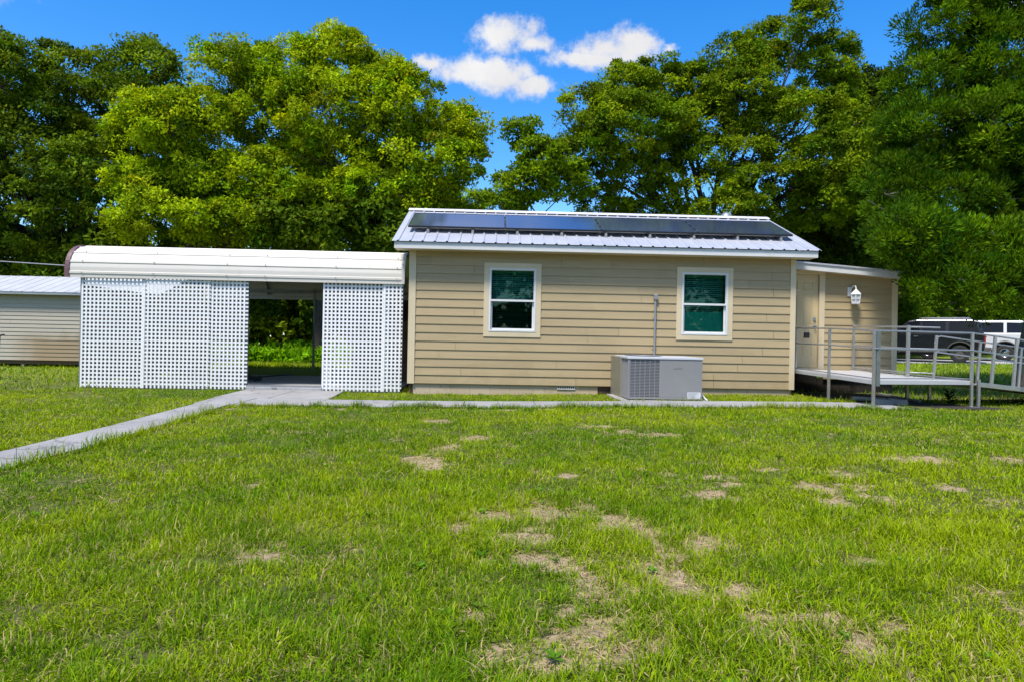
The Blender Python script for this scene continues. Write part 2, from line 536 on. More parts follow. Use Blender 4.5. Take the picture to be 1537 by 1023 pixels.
class MB:
    def __init__(self):
        self.v = []
        self.f = []

    def face(self, pts):
        i = len(self.v)
        self.v.extend([tuple(p) for p in pts])
        self.f.append(tuple(range(i, i + len(pts))))

    def box(self, x0, x1, y0, y1, z0, z1):
        i = len(self.v)
        self.v += [(x0, y0, z0), (x1, y0, z0), (x1, y1, z0), (x0, y1, z0), (x0, y0, z1), (x1, y0, z1), (x1, y1, z1), (x0, y1, z1)]
        for q in ((0, 3, 2, 1), (4, 5, 6, 7), (0, 1, 5, 4), (1, 2, 6, 5), (2, 3, 7, 6), (3, 0, 4, 7)):
            self.f.append(tuple(i + k for k in q))
        return self

    def bar(self, a, b, wid, hgt, up=(0, 0, 1)):
        """rectangular bar from a to b"""
        a, b = Vector(a), Vector(b)
        d = (b - a).normalized()
        u = Vector(up)
        s = d.cross(u)
        if s.length < 1e-4:
            s = d.cross(Vector((0, 1, 0)))
        s.normalize()
        t = s.cross(d).normalized()
        i = len(self.v)
        for p in (a, b):
            for (m_, n_) in ((-1, -1), (1, -1), (1, 1), (-1, 1)):
                self.v.append(tuple(p + s * (m_ * wid / 2) + t * (n_ * hgt / 2)))
        for q in ((0, 3, 2, 1), (4, 5, 6, 7), (0, 1, 5, 4), (1, 2, 6, 5), (2, 3, 7, 6), (3, 0, 4, 7)):
            self.f.append(tuple(i + k for k in q))
        return self

    def tube(self, pts, rad, seg=10, caps=True):
        pts = [Vector(p) for p in pts]
        n = len(pts)
        rads = rad if isinstance(rad, (list, tuple)) else [rad] * n
        i0 = len(self.v)
        s = None
        for k, p in enumerate(pts):
            d = (pts[min(k + 1, n - 1)] - pts[max(k - 1, 0)]).normalized()
            if s is None:
                s = d.orthogonal().normalized()
            else:
                s = (s - d * s.dot(d))
                s = s.normalized() if s.length > 1e-6 else d.orthogonal().normalized()
            t = d.cross(s)
            for j in range(seg):
                a = 2 * pi * j / seg
                self.v.append(tuple(p + (s * cos(a) + t * sin(a)) * rads[k]))
        for k in range(n - 1):
            for j in range(seg):
                j2 = (j + 1) % seg
                self.f.append((i0 + k * seg + j, i0 + k * seg + j2, i0 + (k + 1) * seg + j2, i0 + (k + 1) * seg + j))
        if caps:
            self.f.append(tuple(i0 + j for j in reversed(range(seg))))
            self.f.append(tuple(i0 + (n - 1) * seg + j for j in range(seg)))
        return self

    def prism(self, poly, ext, f):
        """poly: 2D outline; ext: (a, b) extents; f(u, v, e) -> point"""
        i = len(self.v)
        n = len(poly)
        for e in ext:
            for (u, v) in poly:
                self.v.append(tuple(f(u, v, e)))
        self.f.append(tuple(i + k for k in range(n)))
        self.f.append(tuple(i + n + k for k in reversed(range(n))))
        for k in range(n):
            k2 = (k + 1) % n
            self.f.append((i + k, i + n + k, i + n + k2, i + k2))
        return self

    def lathe(self, prof, c, seg=24, axis='Z'):
        i = len(self.v)
        n = len(prof)
        for j in range(seg):
            a = 2 * pi * j / seg
            for (r, h) in prof:
                if axis == 'Z':
                    p = (c[0] + r * cos(a), c[1] + r * sin(a), c[2] + h)
                elif axis == 'Y':
                    p = (c[0] + r * cos(a), c[1] + h, c[2] + r * sin(a))
                else:
                    p = (c[0] + h, c[1] + r * cos(a), c[2] + r * sin(a))
                self.v.append(p)
        for j in range(seg):
            j2 = (j + 1) % seg
            for k in range(n - 1):
                self.f.append((i + j * n + k, i + j2 * n + k, i + j2 * n + k + 1, i + j * n + k + 1))
        return self

    def build(self, name, m, parent=None, bevel=0.0, smooth=False, seg=2):
        me = bpy.data.meshes.new(name)
        me.from_pydata(self.v, [], self.f)
        bm = bmesh.new()
        bm.from_mesh(me)
        bmesh.ops.recalc_face_normals(bm, faces=bm.faces)
        bm.to_mesh(me)
        bm.free()
        me.materials.append(m)
        if smooth:
            me.polygons.foreach_set('use_smooth', [True] * len(me.polygons))
            try:
                me.set_sharp_from_angle(angle=radians(40))
            except Exception:
                pass
        o = bpy.data.objects.new(name, me)
        COL.objects.link(o)
        if parent is not None:
            o.parent = parent
        if bevel:
            md = o.modifiers.new('bevel', 'BEVEL')
            md.width = bevel
            md.segments = seg
            md.limit_method = 'ANGLE'
        return o


def ss(a):
    a = np.clip(a, 0, 1)
    return a * a * (3 - 2 * a)


def G(x, y):
    """height of the lawn"""
    x = np.asarray(x, float)
    y = np.asarray(y, float)
    g = 0.10 * ss((x + 2) / 8)
    g = g + 0.02 * np.minimum(np.maximum(0, y - 14), 25)
    g = g + 0.012 * np.minimum(np.maximum(0, x - 8), 25) * ss((y - 9) / 8)
    return g


def Gf(x, y):
    return float(G(x, y))


# ------------------------------------------------------------------ ground
PATCH = [(-0.56,6.20,0.24,0.24),(-0.42,7.07,0.15,0.22),(-0.14,7.79,0.19,0.22),(-0.77,9.44,0.28,0.24),(1.96,7.96,0.30,0.23),
(1.68,8.34,0.16,0.19),(0.40,5.70,0.08,0.15),(1.80,5.41,0.19,0.21),(1.59,4.86,0.13,0.17),(2.39,5.80,0.17,0.12),(0.12,4.24,0.17,0.18),
(-0.57,4.42,0.11,0.12),(-0.37,4.62,0.11,0.13),(0.24,3.83,0.15,0.16),(0.34,3.35,0.10,0.22),(0.23,3.42,0.15,0.15),(0.02,3.42,0.08,0.08),
(0.65,4.48,0.18,0.16),(1.15,3.68,0.16,0.15),(0.95,3.27,0.08,0.17),(0.53,2.85,0.12,0.13),(0.40,2.52,0.15,0.17),(0.03,2.36,0.10,0.16),
(0.23,2.33,0.09,0.10),(1.08,2.65,0.13,0.22),(1.11,2.42,0.11,0.16),(-0.75,3.84,0.07,0.07),(2.97,5.59,0.17,0.20),(3.58,5.07,0.19,0.16),
(4.05,6.21,0.21,0.21),(4.82,6.26,0.18,0.18),(-1.78,5.23,0.09,0.10),(0.61,2.68,0.13,0.14),(1.03,3.90,0.11,0.14),(2.74,4.62,0.11,0.12),
(1.09,2.89,0.11,0.14),(0.41,2.96,0.09,0.12),(2.36,4.60,0.11,0.13),(-0.16,4.00,0.08,0.11),(1.89,3.35,0.10,0.10),(0.63,5.52,0.08,0.11),
(1.43,8.83,0.22,0.21),(-0.34,10.9,0.60,0.10),(0.9,10.95,0.5,0.08)]


def vnoise(x, y, seed, freq):
    """smooth value noise"""
    r = np.random.default_rng(seed)
    t = r.random((256, 256))
    xf, yf = x * freq + 1000.3, y * freq + 1000.7
    xi, yi = np.floor(xf).astype(int), np.floor(yf).astype(int)
    u, v = xf - xi, yf - yi
    u, v = u * u * (3 - 2 * u), v * v * (3 - 2 * v)
    a = t[xi % 256, yi % 256]
    b = t[(xi + 1) % 256, yi % 256]
    c = t[xi % 256, (yi + 1) % 256]
    d = t[(xi + 1) % 256, (yi + 1) % 256]
    return (a * (1 - u) + b * u) * (1 - v) + (c * (1 - u) + d * u) * v


WEAR = [(0.55, 4.0, 1.05, 1.9), (0.3, 2.6, 0.85, 0.75), (1.25, 2.7, 0.65, 0.75), (2.6, 5.0, 1.0, 0.6), (-0.5, 6.2, 0.6, 1.5), (1.8, 8.1, 0.8, 0.4),
        (1.5, 4.9, 1.1, 0.8), (4.1, 6.2, 0.9, 0.35), (-1.9, 5.2, 0.5, 0.5), (2.2, 3.6, 0.6, 0.4), (0.4, 10.9, 2.5, 0.25), (-1.2, 3.6, 0.5, 0.4)]


def bare_map(x, y):
    n = 0.40 * vnoise(x, y, 1, 4.0) + 0.35 * vnoise(x, y, 2, 11.0) + 0.25 * vnoise(x, y, 6, 26.0)
    out = np.zeros_like(x)
    for (a, b, ra, rb) in PATCH:
        d = np.hypot((x - a) / (ra * 1.3), (y - b) / (rb * 1.3))
        out = np.maximum(out, ss((1.75 - d * 0.9 - n * 1.75) / 0.8))
    # worn, thin turf: broken sandy ground between the tufts
    wear = np.zeros_like(x)
    for (a, b, ra, rb) in WEAR:
        wear = np.maximum(wear, 1 - np.clip(np.hypot((x - a) / ra, (y - b) / rb), 0, 1) ** 1.5)
    fr_ = 0.42 * vnoise(x, y, 7, 3.1) + 0.33 * vnoise(x, y, 8, 7.3) + 0.25 * vnoise(x, y, 9, 17.0)
    out = np.maximum(out, ss((wear * 0.42 + fr_ - 0.81) / 0.20) * 0.95)
    out = np.maximum(out, 0.5 * ss((fr_ - 0.66) / 0.1))
    return out


def axis_pts(lo, hi, step, far):
    a = list(np.arange(lo, hi + 1e-6, step))
    s = step
    x = a[-1]
    up_ = []
    while x < far:
        s *= 1.35
        x += s
        up_.append(x)
    s = step
    x = a[0]
    dn = []
    while x > -far:
        s *= 1.35
        x -= s
        dn.append(x)
    return np.array(dn[::-1] + a + up_)


gx = axis_pts(-7.0, 9.0, 0.07, 900)
gy = axis_pts(1.0, 14.6, 0.07, 900)
XX, YY = np.meshgrid(gx, gy)
bump_ = (vnoise(XX, YY, 3, 1.3) - 0.5) * 0.03 + (vnoise(XX, YY, 4, 5.0) - 0.5) * 0.012
inner = (np.abs(XX) < 12) & (YY < 12.0)
ZZ = G(XX, YY) + np.where(inner, bump_, 0.0)
nx, ny = len(gx), len(gy)
co = np.stack([XX, YY, ZZ], -1).reshape(-1, 3)
idx = np.arange(nx * ny).reshape(ny, nx)
quads = np.stack([idx[:-1, :-1], idx[:-1, 1:], idx[1:, 1:], idx[1:, :-1]], -1).reshape(-1, 4)


def np_mesh(name, verts, loops, nper, m, parent=None, smooth=False):
    """fast mesh from numpy: nper is an int array with the size of every face"""
    me = bpy.data.meshes.new(name)
    me.vertices.add(len(verts))
    me.vertices.foreach_set('co', np.asarray(verts, np.float32).ravel())
    me.loops.add(len(loops))
    me.loops.foreach_set('vertex_index', np.asarray(loops, np.int32))
    me.polygons.add(len(nper))
    st = np.concatenate([[0], np.cumsum(nper)[:-1]])
    me.polygons.foreach_set('loop_start', st.astype(np.int32))
    if smooth:
        me.polygons.foreach_set('use_smooth', np.ones(len(nper), bool))
    me.update(calc_edges=True)
    me.materials.append(m)
    o = bpy.data.objects.new(name, me)
    COL.objects.link(o)
    if parent is not None:
        o.parent = parent
    return o


gro = np_mesh('ground', co, quads.ravel(), np.full(len(quads), 4), M['soil'], smooth=True)
tag(gro, 'lawn ground with sandy bare patches', kind='structure')
at = gro.data.attributes.new('bare', 'FLOAT', 'POINT')
bare_v = bare_map(XX.ravel(), YY.ravel()).astype(np.float32)
bare_v[~((np.abs(XX.ravel()) < 9) & (YY.ravel() < 13) & (YY.ravel() > 0))] = 0
at.data.foreach_set('value', bare_v)


# paths: slabs with joints, top 3 cm above the lawn
def slab_quad(mb, p, top=0.03, depth=0.12):
    """p: four (x, y) corners counter-clockwise"""
    i = len(mb.v)
    for (x, y) in p:
        mb.v.append((x, y, Gf(x, y) + top))
    for (x, y) in p:
        mb.v.append((x, y, Gf(x, y) - depth))
    mb.f += [(i, i + 1, i + 2, i + 3)] + [(i + k, i + 4 + k, i + 4 + (k + 1) % 4, i + (k + 1) % 4) for k in range(4)]


mb = MB()
xs_ = list(np.arange(-4.1, 6.9, 1.22)) + [7.05]
for a, b in zip(xs_[:-1], xs_[1:]):
    slab_quad(mb, [(a + 0.005, 11.10), (b - 0.005, 11.10), (b - 0.005, 12.20), (a + 0.005, 12.20)], 0.03)
mb.build('path', M['concrete'], bevel=0.008)
tag(bpy.data.objects['path'], 'straight concrete walk running along the front of the tan house', kind='structure')
mb = MB()
ly = [-3.0, -1.4, 0.2, 1.8, 3.4, 5.0, 6.6, 8.2, 9.8, 11.10]


def walkx(y):
    return -4.44 - 0.075 * max(0.0, y - 7.6), -3.86 - 0.075 * max(0.0, y - 7.0)


for a, b in zip(ly[:-1], ly[1:]):
    (l0, r0_), (l1, r1_) = walkx(a), walkx(b)
    slab_quad(mb, [(l0, a + 0.005), (r0_, a + 0.005), (r1_, b - 0.005), (l1, b - 0.005)], 0.032)
slab_quad(mb, [(-4.75, 11.105), (-4.115, 11.105), (-4.115, 12.20), (-4.86, 12.20)], 0.032)
mb.build('path', M['concrete'], bevel=0.008)
tag(bpy.data.objects['path.001'], 'narrow concrete walk leading from the carport towards the viewer', kind='structure')
mb = MB()
slab_quad(mb, [(-4.87, 12.21), (-3.92, 12.21), (-3.96, 14.10), (-4.97, 14.10)], 0.036)
slab_quad(mb, [(-3.91, 12.21), (-2.86, 12.21), (-3.0, 14.10), (-3.95, 14.10)], 0.034)
mb.build('path', M['concrete'], bevel=0.008)
tag(bpy.data.objects['path.002'], 'pale concrete apron in front of the carport opening', kind='structure')
mb = MB()
mb.box(-8.3, -1.9, 14.30, 21.0, -0.2, 0.09)
mb.box(-5.0, -3.45, 14.115, 14.299, -0.2, 0.089)
tag(mb.build('slab', M['slab'], bevel=0.01), 'grey concrete slab under the carport', kind='structure')
# driveway by the parked vehicles
mb = MB()
for k in range(8):
    x0, x1 = 11 + k * 3.2, 11 + (k + 1) * 3.2
    yb = lambda x: 28.6 - (x - 11) * 0.05
    yt = lambda x: 33.4 - (x - 11) * 0.05
    mb.face([(x0, yb(x0), Gf(x0, yb(x0)) + 0.012), (x1, yb(x1), Gf(x1, yb(x1)) + 0.012), (x1, yt(x1), Gf(x1, yt(x1)) + 0.012), (x0, yt(x0), Gf(x0, yt(x0)) + 0.012)])
tag(mb.build('road', M['asphalt']), 'pale driveway under the parked vehicles', kind='structure')
mb = MB()
bed = [(6.62, 12.3), (7.06, 11.25), (9.2, 11.5), (8.25, 12.8), (8.45, 14.7), (6.62, 14.7)]
mb.face([(x, y, Gf(x, y) + 0.008) for x, y in bed])
tag(mb.build('planting_bed', M['mulch_void']), 'bare dark soil under the ramp', kind='structure')


# ------------------------------------------------------------------ house
LAP = 0.172


def siding(mb, T, s0, s1, z0, z1, openings=(), lap=LAP, lip=0.018, zb=None):
    """lap boards: T(s, out, z) -> point; openings are (s0, s1, z0, z1)"""
    zb = z0 if zb is None else zb
    k0 = int(math.floor((z0 - zb) / lap + 1e-6))
    k = k0
    while zb + k * lap < z1 - 1e-6:
        c0, c1 = zb + k * lap, zb + (k + 1) * lap
        a, b = max(c0, z0), min(c1, z1)
        cuts = sorted({a, b, *[o[2] for o in openings if a < o[2] < b], *[o[3] for o in openings if a < o[3] < b]})
        off = lambda z: lip * (1 - (z - c0) / lap)
        jr = random.Random(k * 7 + int(s0 * 13))
        joints = [s0 + 3.66 * (jr.random() + n_) for n_ in range(int((s1 - s0) / 3.66) + 1)]
        for j, (p, q) in enumerate(zip(cuts[:-1], cuts[1:])):
            mid = (p + q) / 2
            ivs, left = [], s0
            for jx in joints:
                if left + 0.2 < jx < s1 - 0.2:
                    ivs.append((left, jx - 0.0025))
                    left = jx + 0.0025
            ivs.append((left, s1))
            for o in openings:
                if o[2] <= mid <= o[3]:
                    nv = []
                    for (u, v) in ivs:
                        if o[0] > u:
                            nv.append((u, min(v, o[0])))
                        if o[1] < v:
                            nv.append((max(u, o[1]), v))
                    ivs = [t for t in nv if t[1] - t[0] > 1e-4]
            for (u, v) in ivs:
                mb.face([T(u, off(p), p), T(v, off(p), p), T(v, off(q), q), T(u, off(q), q)])
                if j == 0:
                    mb.face([T(u, -0.002, p), T(v, -0.002, p), T(v, off(p), p), T(u, off(p), p)])
        k += 1
    return mb


HY, HX0, HX1, HB = 14.0, -1.67, 6.285, 18.8     # front wall plane, side walls, back wall
WZ0, WZ1 = 0.232, 2.93
house = thing('house', 'small tan clapboard house with white metal roof and two green tinted windows', 'house', (2.3, 16.4, 0.1))


def hpart(mb, name, m, parent=None, **kw):
    """parts are authored in world space; keep them there under the Empty"""
    o = mb.build(name, m, **kw)
    par = parent or house
    o.parent = par
    root = par
    mi = Matrix.Identity(4)
    chain = []
    while root is not None:
        chain.append(root)
        root = root.parent
    mtx = Matrix.Identity(4)
    for c in reversed(chain):
        mtx = mtx @ c.matrix_parent_inverse @ Matrix.LocRotScale(c.location, c.rotation_euler, c.scale)
    o.matrix_parent_inverse = mtx.inverted()
    return o


W1 = (-0.052, 0.905, 1.305, 2.60)    # outer white frame of each window: x0, x1, z0, z1
W2 = (3.925, 4.882, 1.315, 2.60)
ins = 0.004
ops = [(w_[0] - ins, w_[1] + ins, w_[2] - ins, w_[3] + ins) for w_ in (W1, W2)]
mb = siding(MB(), lambda s, o, z: (s, HY - o, z), HX0 + 0.12, HX1 - 0.09, WZ0, WZ1, ops)
hpart(mb, 'wall', M['siding'])
mb = siding(MB(), lambda s, o, z: (HX0 - o, s, z), HY + 0.10, HB - 0.1, WZ0, WZ1)
mb.face([(HX0, HY - 0.0, WZ1), (HX0, HB, WZ1), (HX0, 16.4, 4.08)])
hpart(mb, 'wall', M['siding'])
mb = siding(MB(), lambda s, o, z: (HX1 + o, s, z), HY + 0.10, HB - 0.1, WZ0, WZ1)
mb.face([(HX1, HY - 0.0, WZ1), (HX1, HB, WZ1), (HX1, 16.4, 4.08)])
hpart(mb, 'wall', M['siding'])
mb = siding(MB(), lambda s, o, z: (s, HB + o, z), HX0 + 0.1, HX1 - 0.1, WZ0, WZ1)
hpart(mb, 'wall', M['siding'])
# floor, so that the rooms stay dark
mb = MB().box(HX0 + 0.02, HX1 - 0.02, HY + 0.02, HB - 0.02, 0.24, 0.26)
hpart(mb, 'floor', M['dark'])
# corner boards
for (x0, x1, y0, y1) in ((HX0 - 0.02, HX0 + 0.122, HY - 0.03, HY + 0.002), (HX1 - 0.092, HX1 + 0.02, HY - 0.03, HY + 0.002)):
    mb = MB().box(x0, x1, y0, y1, WZ0 - 0.01, 2.915)
    if x0 < 0:
        mb.box(x0 - 0.001, x0 + 0.025, y1 + 0.001, y1 + 0.12, WZ0 - 0.01, 2.914)
    else:
        mb.box(x1 - 0.025, x1 + 0.001, y1 + 0.001, y1 + 0.12, WZ0 - 0.01, 2.914)
    hpart(mb, 'corner_trim', M['trim'], bevel=0.004)
# foundation: painted block, an old brick pier and a vent
mb = MB().box(HX0 + 0.10, 2.22, HY + 0.03, HY + 0.25, -0.15, 0.236)
mb.box(2.5, HX1 - 0.02, HY + 0.03, HY + 0.25, -0.15, 0.236)
mb.box(HX0 + 0.05, HX0 + 0.25, HY + 0.26, HB - 0.05, -0.15, 0.236)
mb.box(HX1 - 0.25, HX1 - 0.05, HY + 0.26, HB - 0.05, -0.15, 0.236)
mb.box(HX0 + 0.26, HX1 - 0.26, HB - 0.25, HB - 0.05, -0.15, 0.236)
fnd = hpart(mb, 'foundation', M['block'])
mb = MB()
for k in range(3):
    for j in range(2):
        mb.box(2.225 + j * 0.135 - (k % 2) * 0.0, 2.225 + j * 0.135 + 0.128, HY + 0.05, HY + 0.2, 0.0 + k * 0.078, 0.07 + k * 0.078)
hpart(mb, 'brick_pier', M['brick'], bevel=0.004)
mb = MB()
for k in range(9):
    mb.box(1.39 + k * 0.043, 1.398 + k * 0.043, HY + 0.006, HY + 0.022, 0.165, 0.222)
mb.box(1.375, 1.75, HY + 0.005, HY + 0.024, 0.155, 0.166)
mb.box(1.375, 1.75, HY + 0.005, HY + 0.024, 0.221, 0.230)
hpart(mb, 'foundation_vent', M['vinyl'], parent=fnd)
mb = MB().box(1.38, 1.745, HY + 0.0245, HY + 0.029, 0.16, 0.226)
hpart(mb, 'vent_opening', M['black'], parent=fnd)
mb = MB().tube([(HX0 + 0.035, HY + 0.05, 0.0), (HX0 + 0.035, HY + 0.05, 0.225)], 0.022, 10)
hpart(mb, 'drain_pipe', M['wood'], smooth=True)

# --- roof: ribbed metal, ridge along x
EY, EZ, RY, RZ = 13.60, 3.055, 16.40, 4.195
EX0, EX1 = -2.00, 6.655
slope = atan2(RZ - EZ, RY - EY)
up_s = Vector((0, cos(slope), sin(slope)))
nrm_s = Vector((0, -sin(slope), cos(slope)))
slen = hypot(RZ - EZ, RY - EY)


def rib_profile(x0, x1, pitch, h, w0, w1):
    pts = [(x0, 0.0)]
    x = x0 + pitch / 2
    while x < x1 - w0:
        pts += [(x - w0, 0), (x - w1, h), (x + w1, h), (x + w0, 0)]
        x += pitch
    pts.append((x1, 0))
    return pts


def roof_slope(mb, sgn):
    prof = rib_profile(EX0, EX1, 0.2425, 0.022, 0.028, 0.012)
    base = Vector((0, EY if sgn > 0 else 2 * RY - EY, EZ))
    u = Vector((0, up_s.y * sgn, up_s.z))
    n = Vector((0, nrm_s.y * sgn, nrm_s.z))
    for top in (0.0, -0.004):
        lo = [base + Vector((x, 0, 0)) + n * (h + top) for x, h in prof]
        hi = [p + u * slen for p in lo]
        for k in range(len(prof) - 1):
            q = [lo[k], lo[k + 1], hi[k + 1], hi[k]]
            mb.face(q if top == 0 else q[::-1])
        if top == 0:
            L0 = lo
        else:
            for k in range(len(prof) - 1):
                mb.face([lo[k], lo[k + 1], L0[k + 1], L0[k]])


mb = MB()
roof_slope(mb, 1)
roof_slope(mb, -1)
roof = hpart(mb, 'roof', M['roofmetal'])
mb = MB()
pr = [(-0.17, -0.045), (-0.165, -0.035), (-0.02, 0.03), (0.0, 0.036), (0.02, 0.03), (0.165, -0.035), (0.17, -0.045), (0.0, 0.022)]
mb.prism(pr, (EX0 - 0.005, EX1 + 0.005), lambda u, v, e: (e, RY + u, RZ + 0.012 + v))
for k in range(36):
    x = EX0 + 0.12 + k * 0.2425
    mb.lathe([(0.0, 0.016), (0.009, 0.012), (0.011, 0.0)], (x, RY - 0.13, RZ + 0.006), 6)
hpart(mb, 'ridge_cap', M['white'], parent=roof)
mb = MB().lathe([(0.16, -0.02), (0.16, 0.03), (0.13, 0.10), (0.08, 0.15), (0.0, 0.165)], (5.72, 16.60, RZ + 0.01), 18)
mb.lathe([(0.22, -0.03), (0.22, -0.018), (0.16, -0.012)], (5.72, 16.60, RZ + 0.01), 18)
hpart(mb, 'roof_vent', M['galv'], parent=roof, smooth=True)
# fascia, soffit, rake boards
mb = MB().box(EX0 + 0.045, EX1 - 0.06, EY + 0.035, EY + 0.06, 2.915, 3.045)
hpart(mb, 'fascia', M['fascia'], bevel=0.003)
mb = MB().box(EX0 + 0.045, EX1 - 0.06, 2 * RY - EY - 0.06, 2 * RY - EY - 0.035, 2.915, 3.045)
hpart(mb, 'fascia', M['fascia'])
mb = MB().box(EX0 + 0.05, EX1 - 0.065, EY + 0.061, HY + 0.02, 2.918, 2.93)
hpart(mb, 'soffit', M['trim'])
mb = MB().box(EX0 + 0.05, EX1 - 0.065, HB - 0.02, 2 * RY - EY - 0.061, 2.918, 2.93)
hpart(mb, 'soffit', M['trim'])
for x in (EX0 + 0.05, EX1 - 0.085):
    mb = MB()
    for sg in (1, -1):
        b0 = Vector((0, EY + 0.065 if sg > 0 else 2 * RY - EY - 0.065, EZ - 0.005))
        u = Vector((0, up_s.y * sg, up_s.z))
        p = [b0, b0 + u * (slen - 0.08), b0 + u * (slen - 0.08) - Vector((0, 0, 0.13)), b0 - Vector((0, 0, 0.10))]
        i = len(mb.v)
        for e in (x, x + 0.025):
            for q in p:
                mb.v.append((e, q.y, q.z))
        mb.f += [(i, i + 1, i + 2, i + 3), (i + 7, i + 6, i + 5, i + 4)] + [(i + k, i + 4 + k, i + 4 + (k + 1) % 4, i + (k + 1) % 4) for k in range(4)]
    hpart(mb, 'rake_board', M['fascia'])


# --- windows
def window(w_, kind):
    x0, x1, z0, z1 = w_
    t = 0.108
    yb, yf = HY + 0.002, HY - 0.028
    mb = MB()
    mb.box(x0 - t, x1 + t, yf, yb, z1, z1 + t)
    mb.box(x0 - t, x1 + t, yf, yb, z0 - t, z0)
    mb.box(x0 - t, x0, yf, yb, z0 + 0.0005, z1 - 0.0005)
    mb.box(x1, x1 + t, yf, yb, z0 + 0.0005, z1 - 0.0005)
    win = hpart(mb, 'window', M['trim'], bevel=0.003)
    fw = 0.035
    mb = MB()
    ya, yc = HY - 0.036, HY + 0.09
    mb.box(x0, x0 + fw, ya, yc, z0, z1)
    mb.box(x1 - fw, x1, ya, yc, z0, z1)
    mb.box(x0 + fw, x1 - fw, ya, yc, z1 - fw, z1)
    mb.box(x0 + fw, x1 - fw, ya, yc, z0, z0 + fw)
    hpart(mb, 'window_frame', M['white'], parent=win, bevel=0.003)
    zm = z0 + (z1 - z0) * 0.505
    # upper sash sits outside the lower one
    mb = MB()
    s = 0.012
    mb.box(x0 + fw, x0 + fw + s, ya + 0.02, ya + 0.05, zm, z1 - fw)
    mb.box(x1 - fw - s, x1 - fw, ya + 0.02, ya + 0.05, zm, z1 - fw)
    mb.box(x0 + fw + s, x1 - fw - s, ya + 0.02, ya + 0.05, z1 - fw - s, z1 - fw)
    mb.box(x0 + fw, x1 - fw, ya + 0.004, ya + 0.05, zm - 0.04, zm)
    hpart(mb, 'sash', M['white'], parent=win, bevel=0.002)
    s = 0.034
    mb = MB()
    za, zb_ = z0 + fw, zm - 0.041
    mb.box(x0 + fw, x0 + fw + s, ya + 0.055, ya + 0.085, za, zb_)
    mb.box(x1 - fw - s, x1 - fw, ya + 0.055, ya + 0.085, za, zb_)
    mb.box(x0 + fw + s, x1 - fw - s, ya + 0.055, ya + 0.085, za, za + s)
    hpart(mb, 'sash', M['white'], parent=win, bevel=0.002)
    mb = MB().box(x0 + fw + 0.01, x1 - fw - 0.01, ya + 0.034, ya + 0.038, zm - 0.005, z1 - fw - 0.01)
    hpart(mb, 'pane', M['pane'], parent=win)
    mb = MB().box(x0 + fw + s - 0.005, x1 - fw - s + 0.005, ya + 0.068, ya + 0.072, za + s - 0.005, zb_ + 0.005)
    hpart(mb, 'pane', M['pane'] if kind == 2 else M['panedark'], parent=win)
    # venetian blind behind the glass
    mb = MB()
    yy = HY + 0.15
    z = z1 - 0.09
    k = 0
    while z > z0 + 0.03:
        tilt = -0.016 + 0.003 * sin(k * 2.1)
        mb.face([(x0 + 0.03, yy, z + tilt), (x1 - 0.03, yy, z + tilt + 0.002 * sin(k)), (x1 - 0.03, yy + 0.046, z - tilt), (x0 + 0.03, yy + 0.046, z - tilt)])
        z -= 0.043
        k += 1
    for fx in (0.16, 0.5, 0.84):
        xx = x0 + (x1 - x0) * fx
        mb.box(xx - 0.004, xx + 0.004, yy - 0.006, yy - 0.002, z0 + 0.05, z1 - 0.05)
    mb.box(x0 + 0.025, x1 - 0.025, yy, yy + 0.05, z1 - 0.075, z1 - 0.02)
    hpart(mb, 'blind', M['blind'], parent=win)
    if kind == 2:
        mb = MB()
        n = 14
        zt = zm - 0.17
        for q in range(n):
            a, b = x0 + 0.05 + (x1 - x0 - 0.1) * q / n, x0 + 0.05 + (x1 - x0 - 0.1) * (q + 1) / n
            mb.face([(a, HY + 0.115 + 0.006 * sin(q * 1.7), z0 + 0.03), (b, HY + 0.115 + 0.006 * sin((q + 1) * 1.7), z0 + 0.03),
                     (b, HY + 0.115 + 0.006 * sin((q + 1) * 1.7), zt), (a, HY + 0.115 + 0.006 * sin(q * 1.7), zt)])
        hpart(mb, 'shade', M['tealshade'], parent=win, smooth=True)
    else:
        cx = (x0 + x1) / 2 + 0.03
        mb = MB().lathe([(0.0, 0.0), (0.04, 0.012), (0.07, 0.045), (0.078, 0.055), (0.02, 0.06)], (cx, HY + 0.105, z1 - 0.125), 16)
        hpart(mb, 'ceiling_light', mat('cream_glass', (0.85, 0.75, 0.4), 0.3), parent=win, smooth=True)
    # dark room behind
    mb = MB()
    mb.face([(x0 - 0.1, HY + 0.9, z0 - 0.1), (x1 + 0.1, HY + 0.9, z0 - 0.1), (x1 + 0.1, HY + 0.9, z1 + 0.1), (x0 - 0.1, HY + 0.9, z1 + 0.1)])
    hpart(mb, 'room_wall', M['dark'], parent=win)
    return win


window(W1, 1)
window(W2, 2)

# --- addition with the door
AY, AX1, AB = 14.9, 8.985, 18.4


def atop(x):
    return 2.815 - 0.068 * (x - 6.3)


mb = MB()
xa = 7.36
while xa < AX1 - 0.105:
    xb = min(xa + 0.25, AX1 - 0.10)
    siding(mb, lambda s, o, z: (s, AY - o, z), xa, xb, 0.42, atop(xb) + 0.03, zb=0.232 - 0.0)
    xa = xb
hpart(mb, 'addition_wall', M['siding'])
mb = siding(MB(), lambda s, o, z: (AX1 + o, s, z), AY + 0.1, AB, 0.42, atop(AX1) - 0.01, zb=0.232)
hpart(mb, 'addition_wall', M['siding'])
mb = siding(MB(), lambda s, o, z: (s, AB + o, z), HX1, AX1, 0.42, atop(AX1) - 0.01, zb=0.232)
hpart(mb, 'addition_wall', M['siding'])
mb = MB().box(AX1 - 0.105, AX1 + 0.02, AY - 0.028, AY + 0.002, 0.40, atop(AX1) + 0.02)
mb.box(AX1 - 0.004, AX1 + 0.021, AY + 0.003, AY + 0.10, 0.40, atop(AX1))
hpart(mb, 'corner_trim', M['trim'], bevel=0.003)
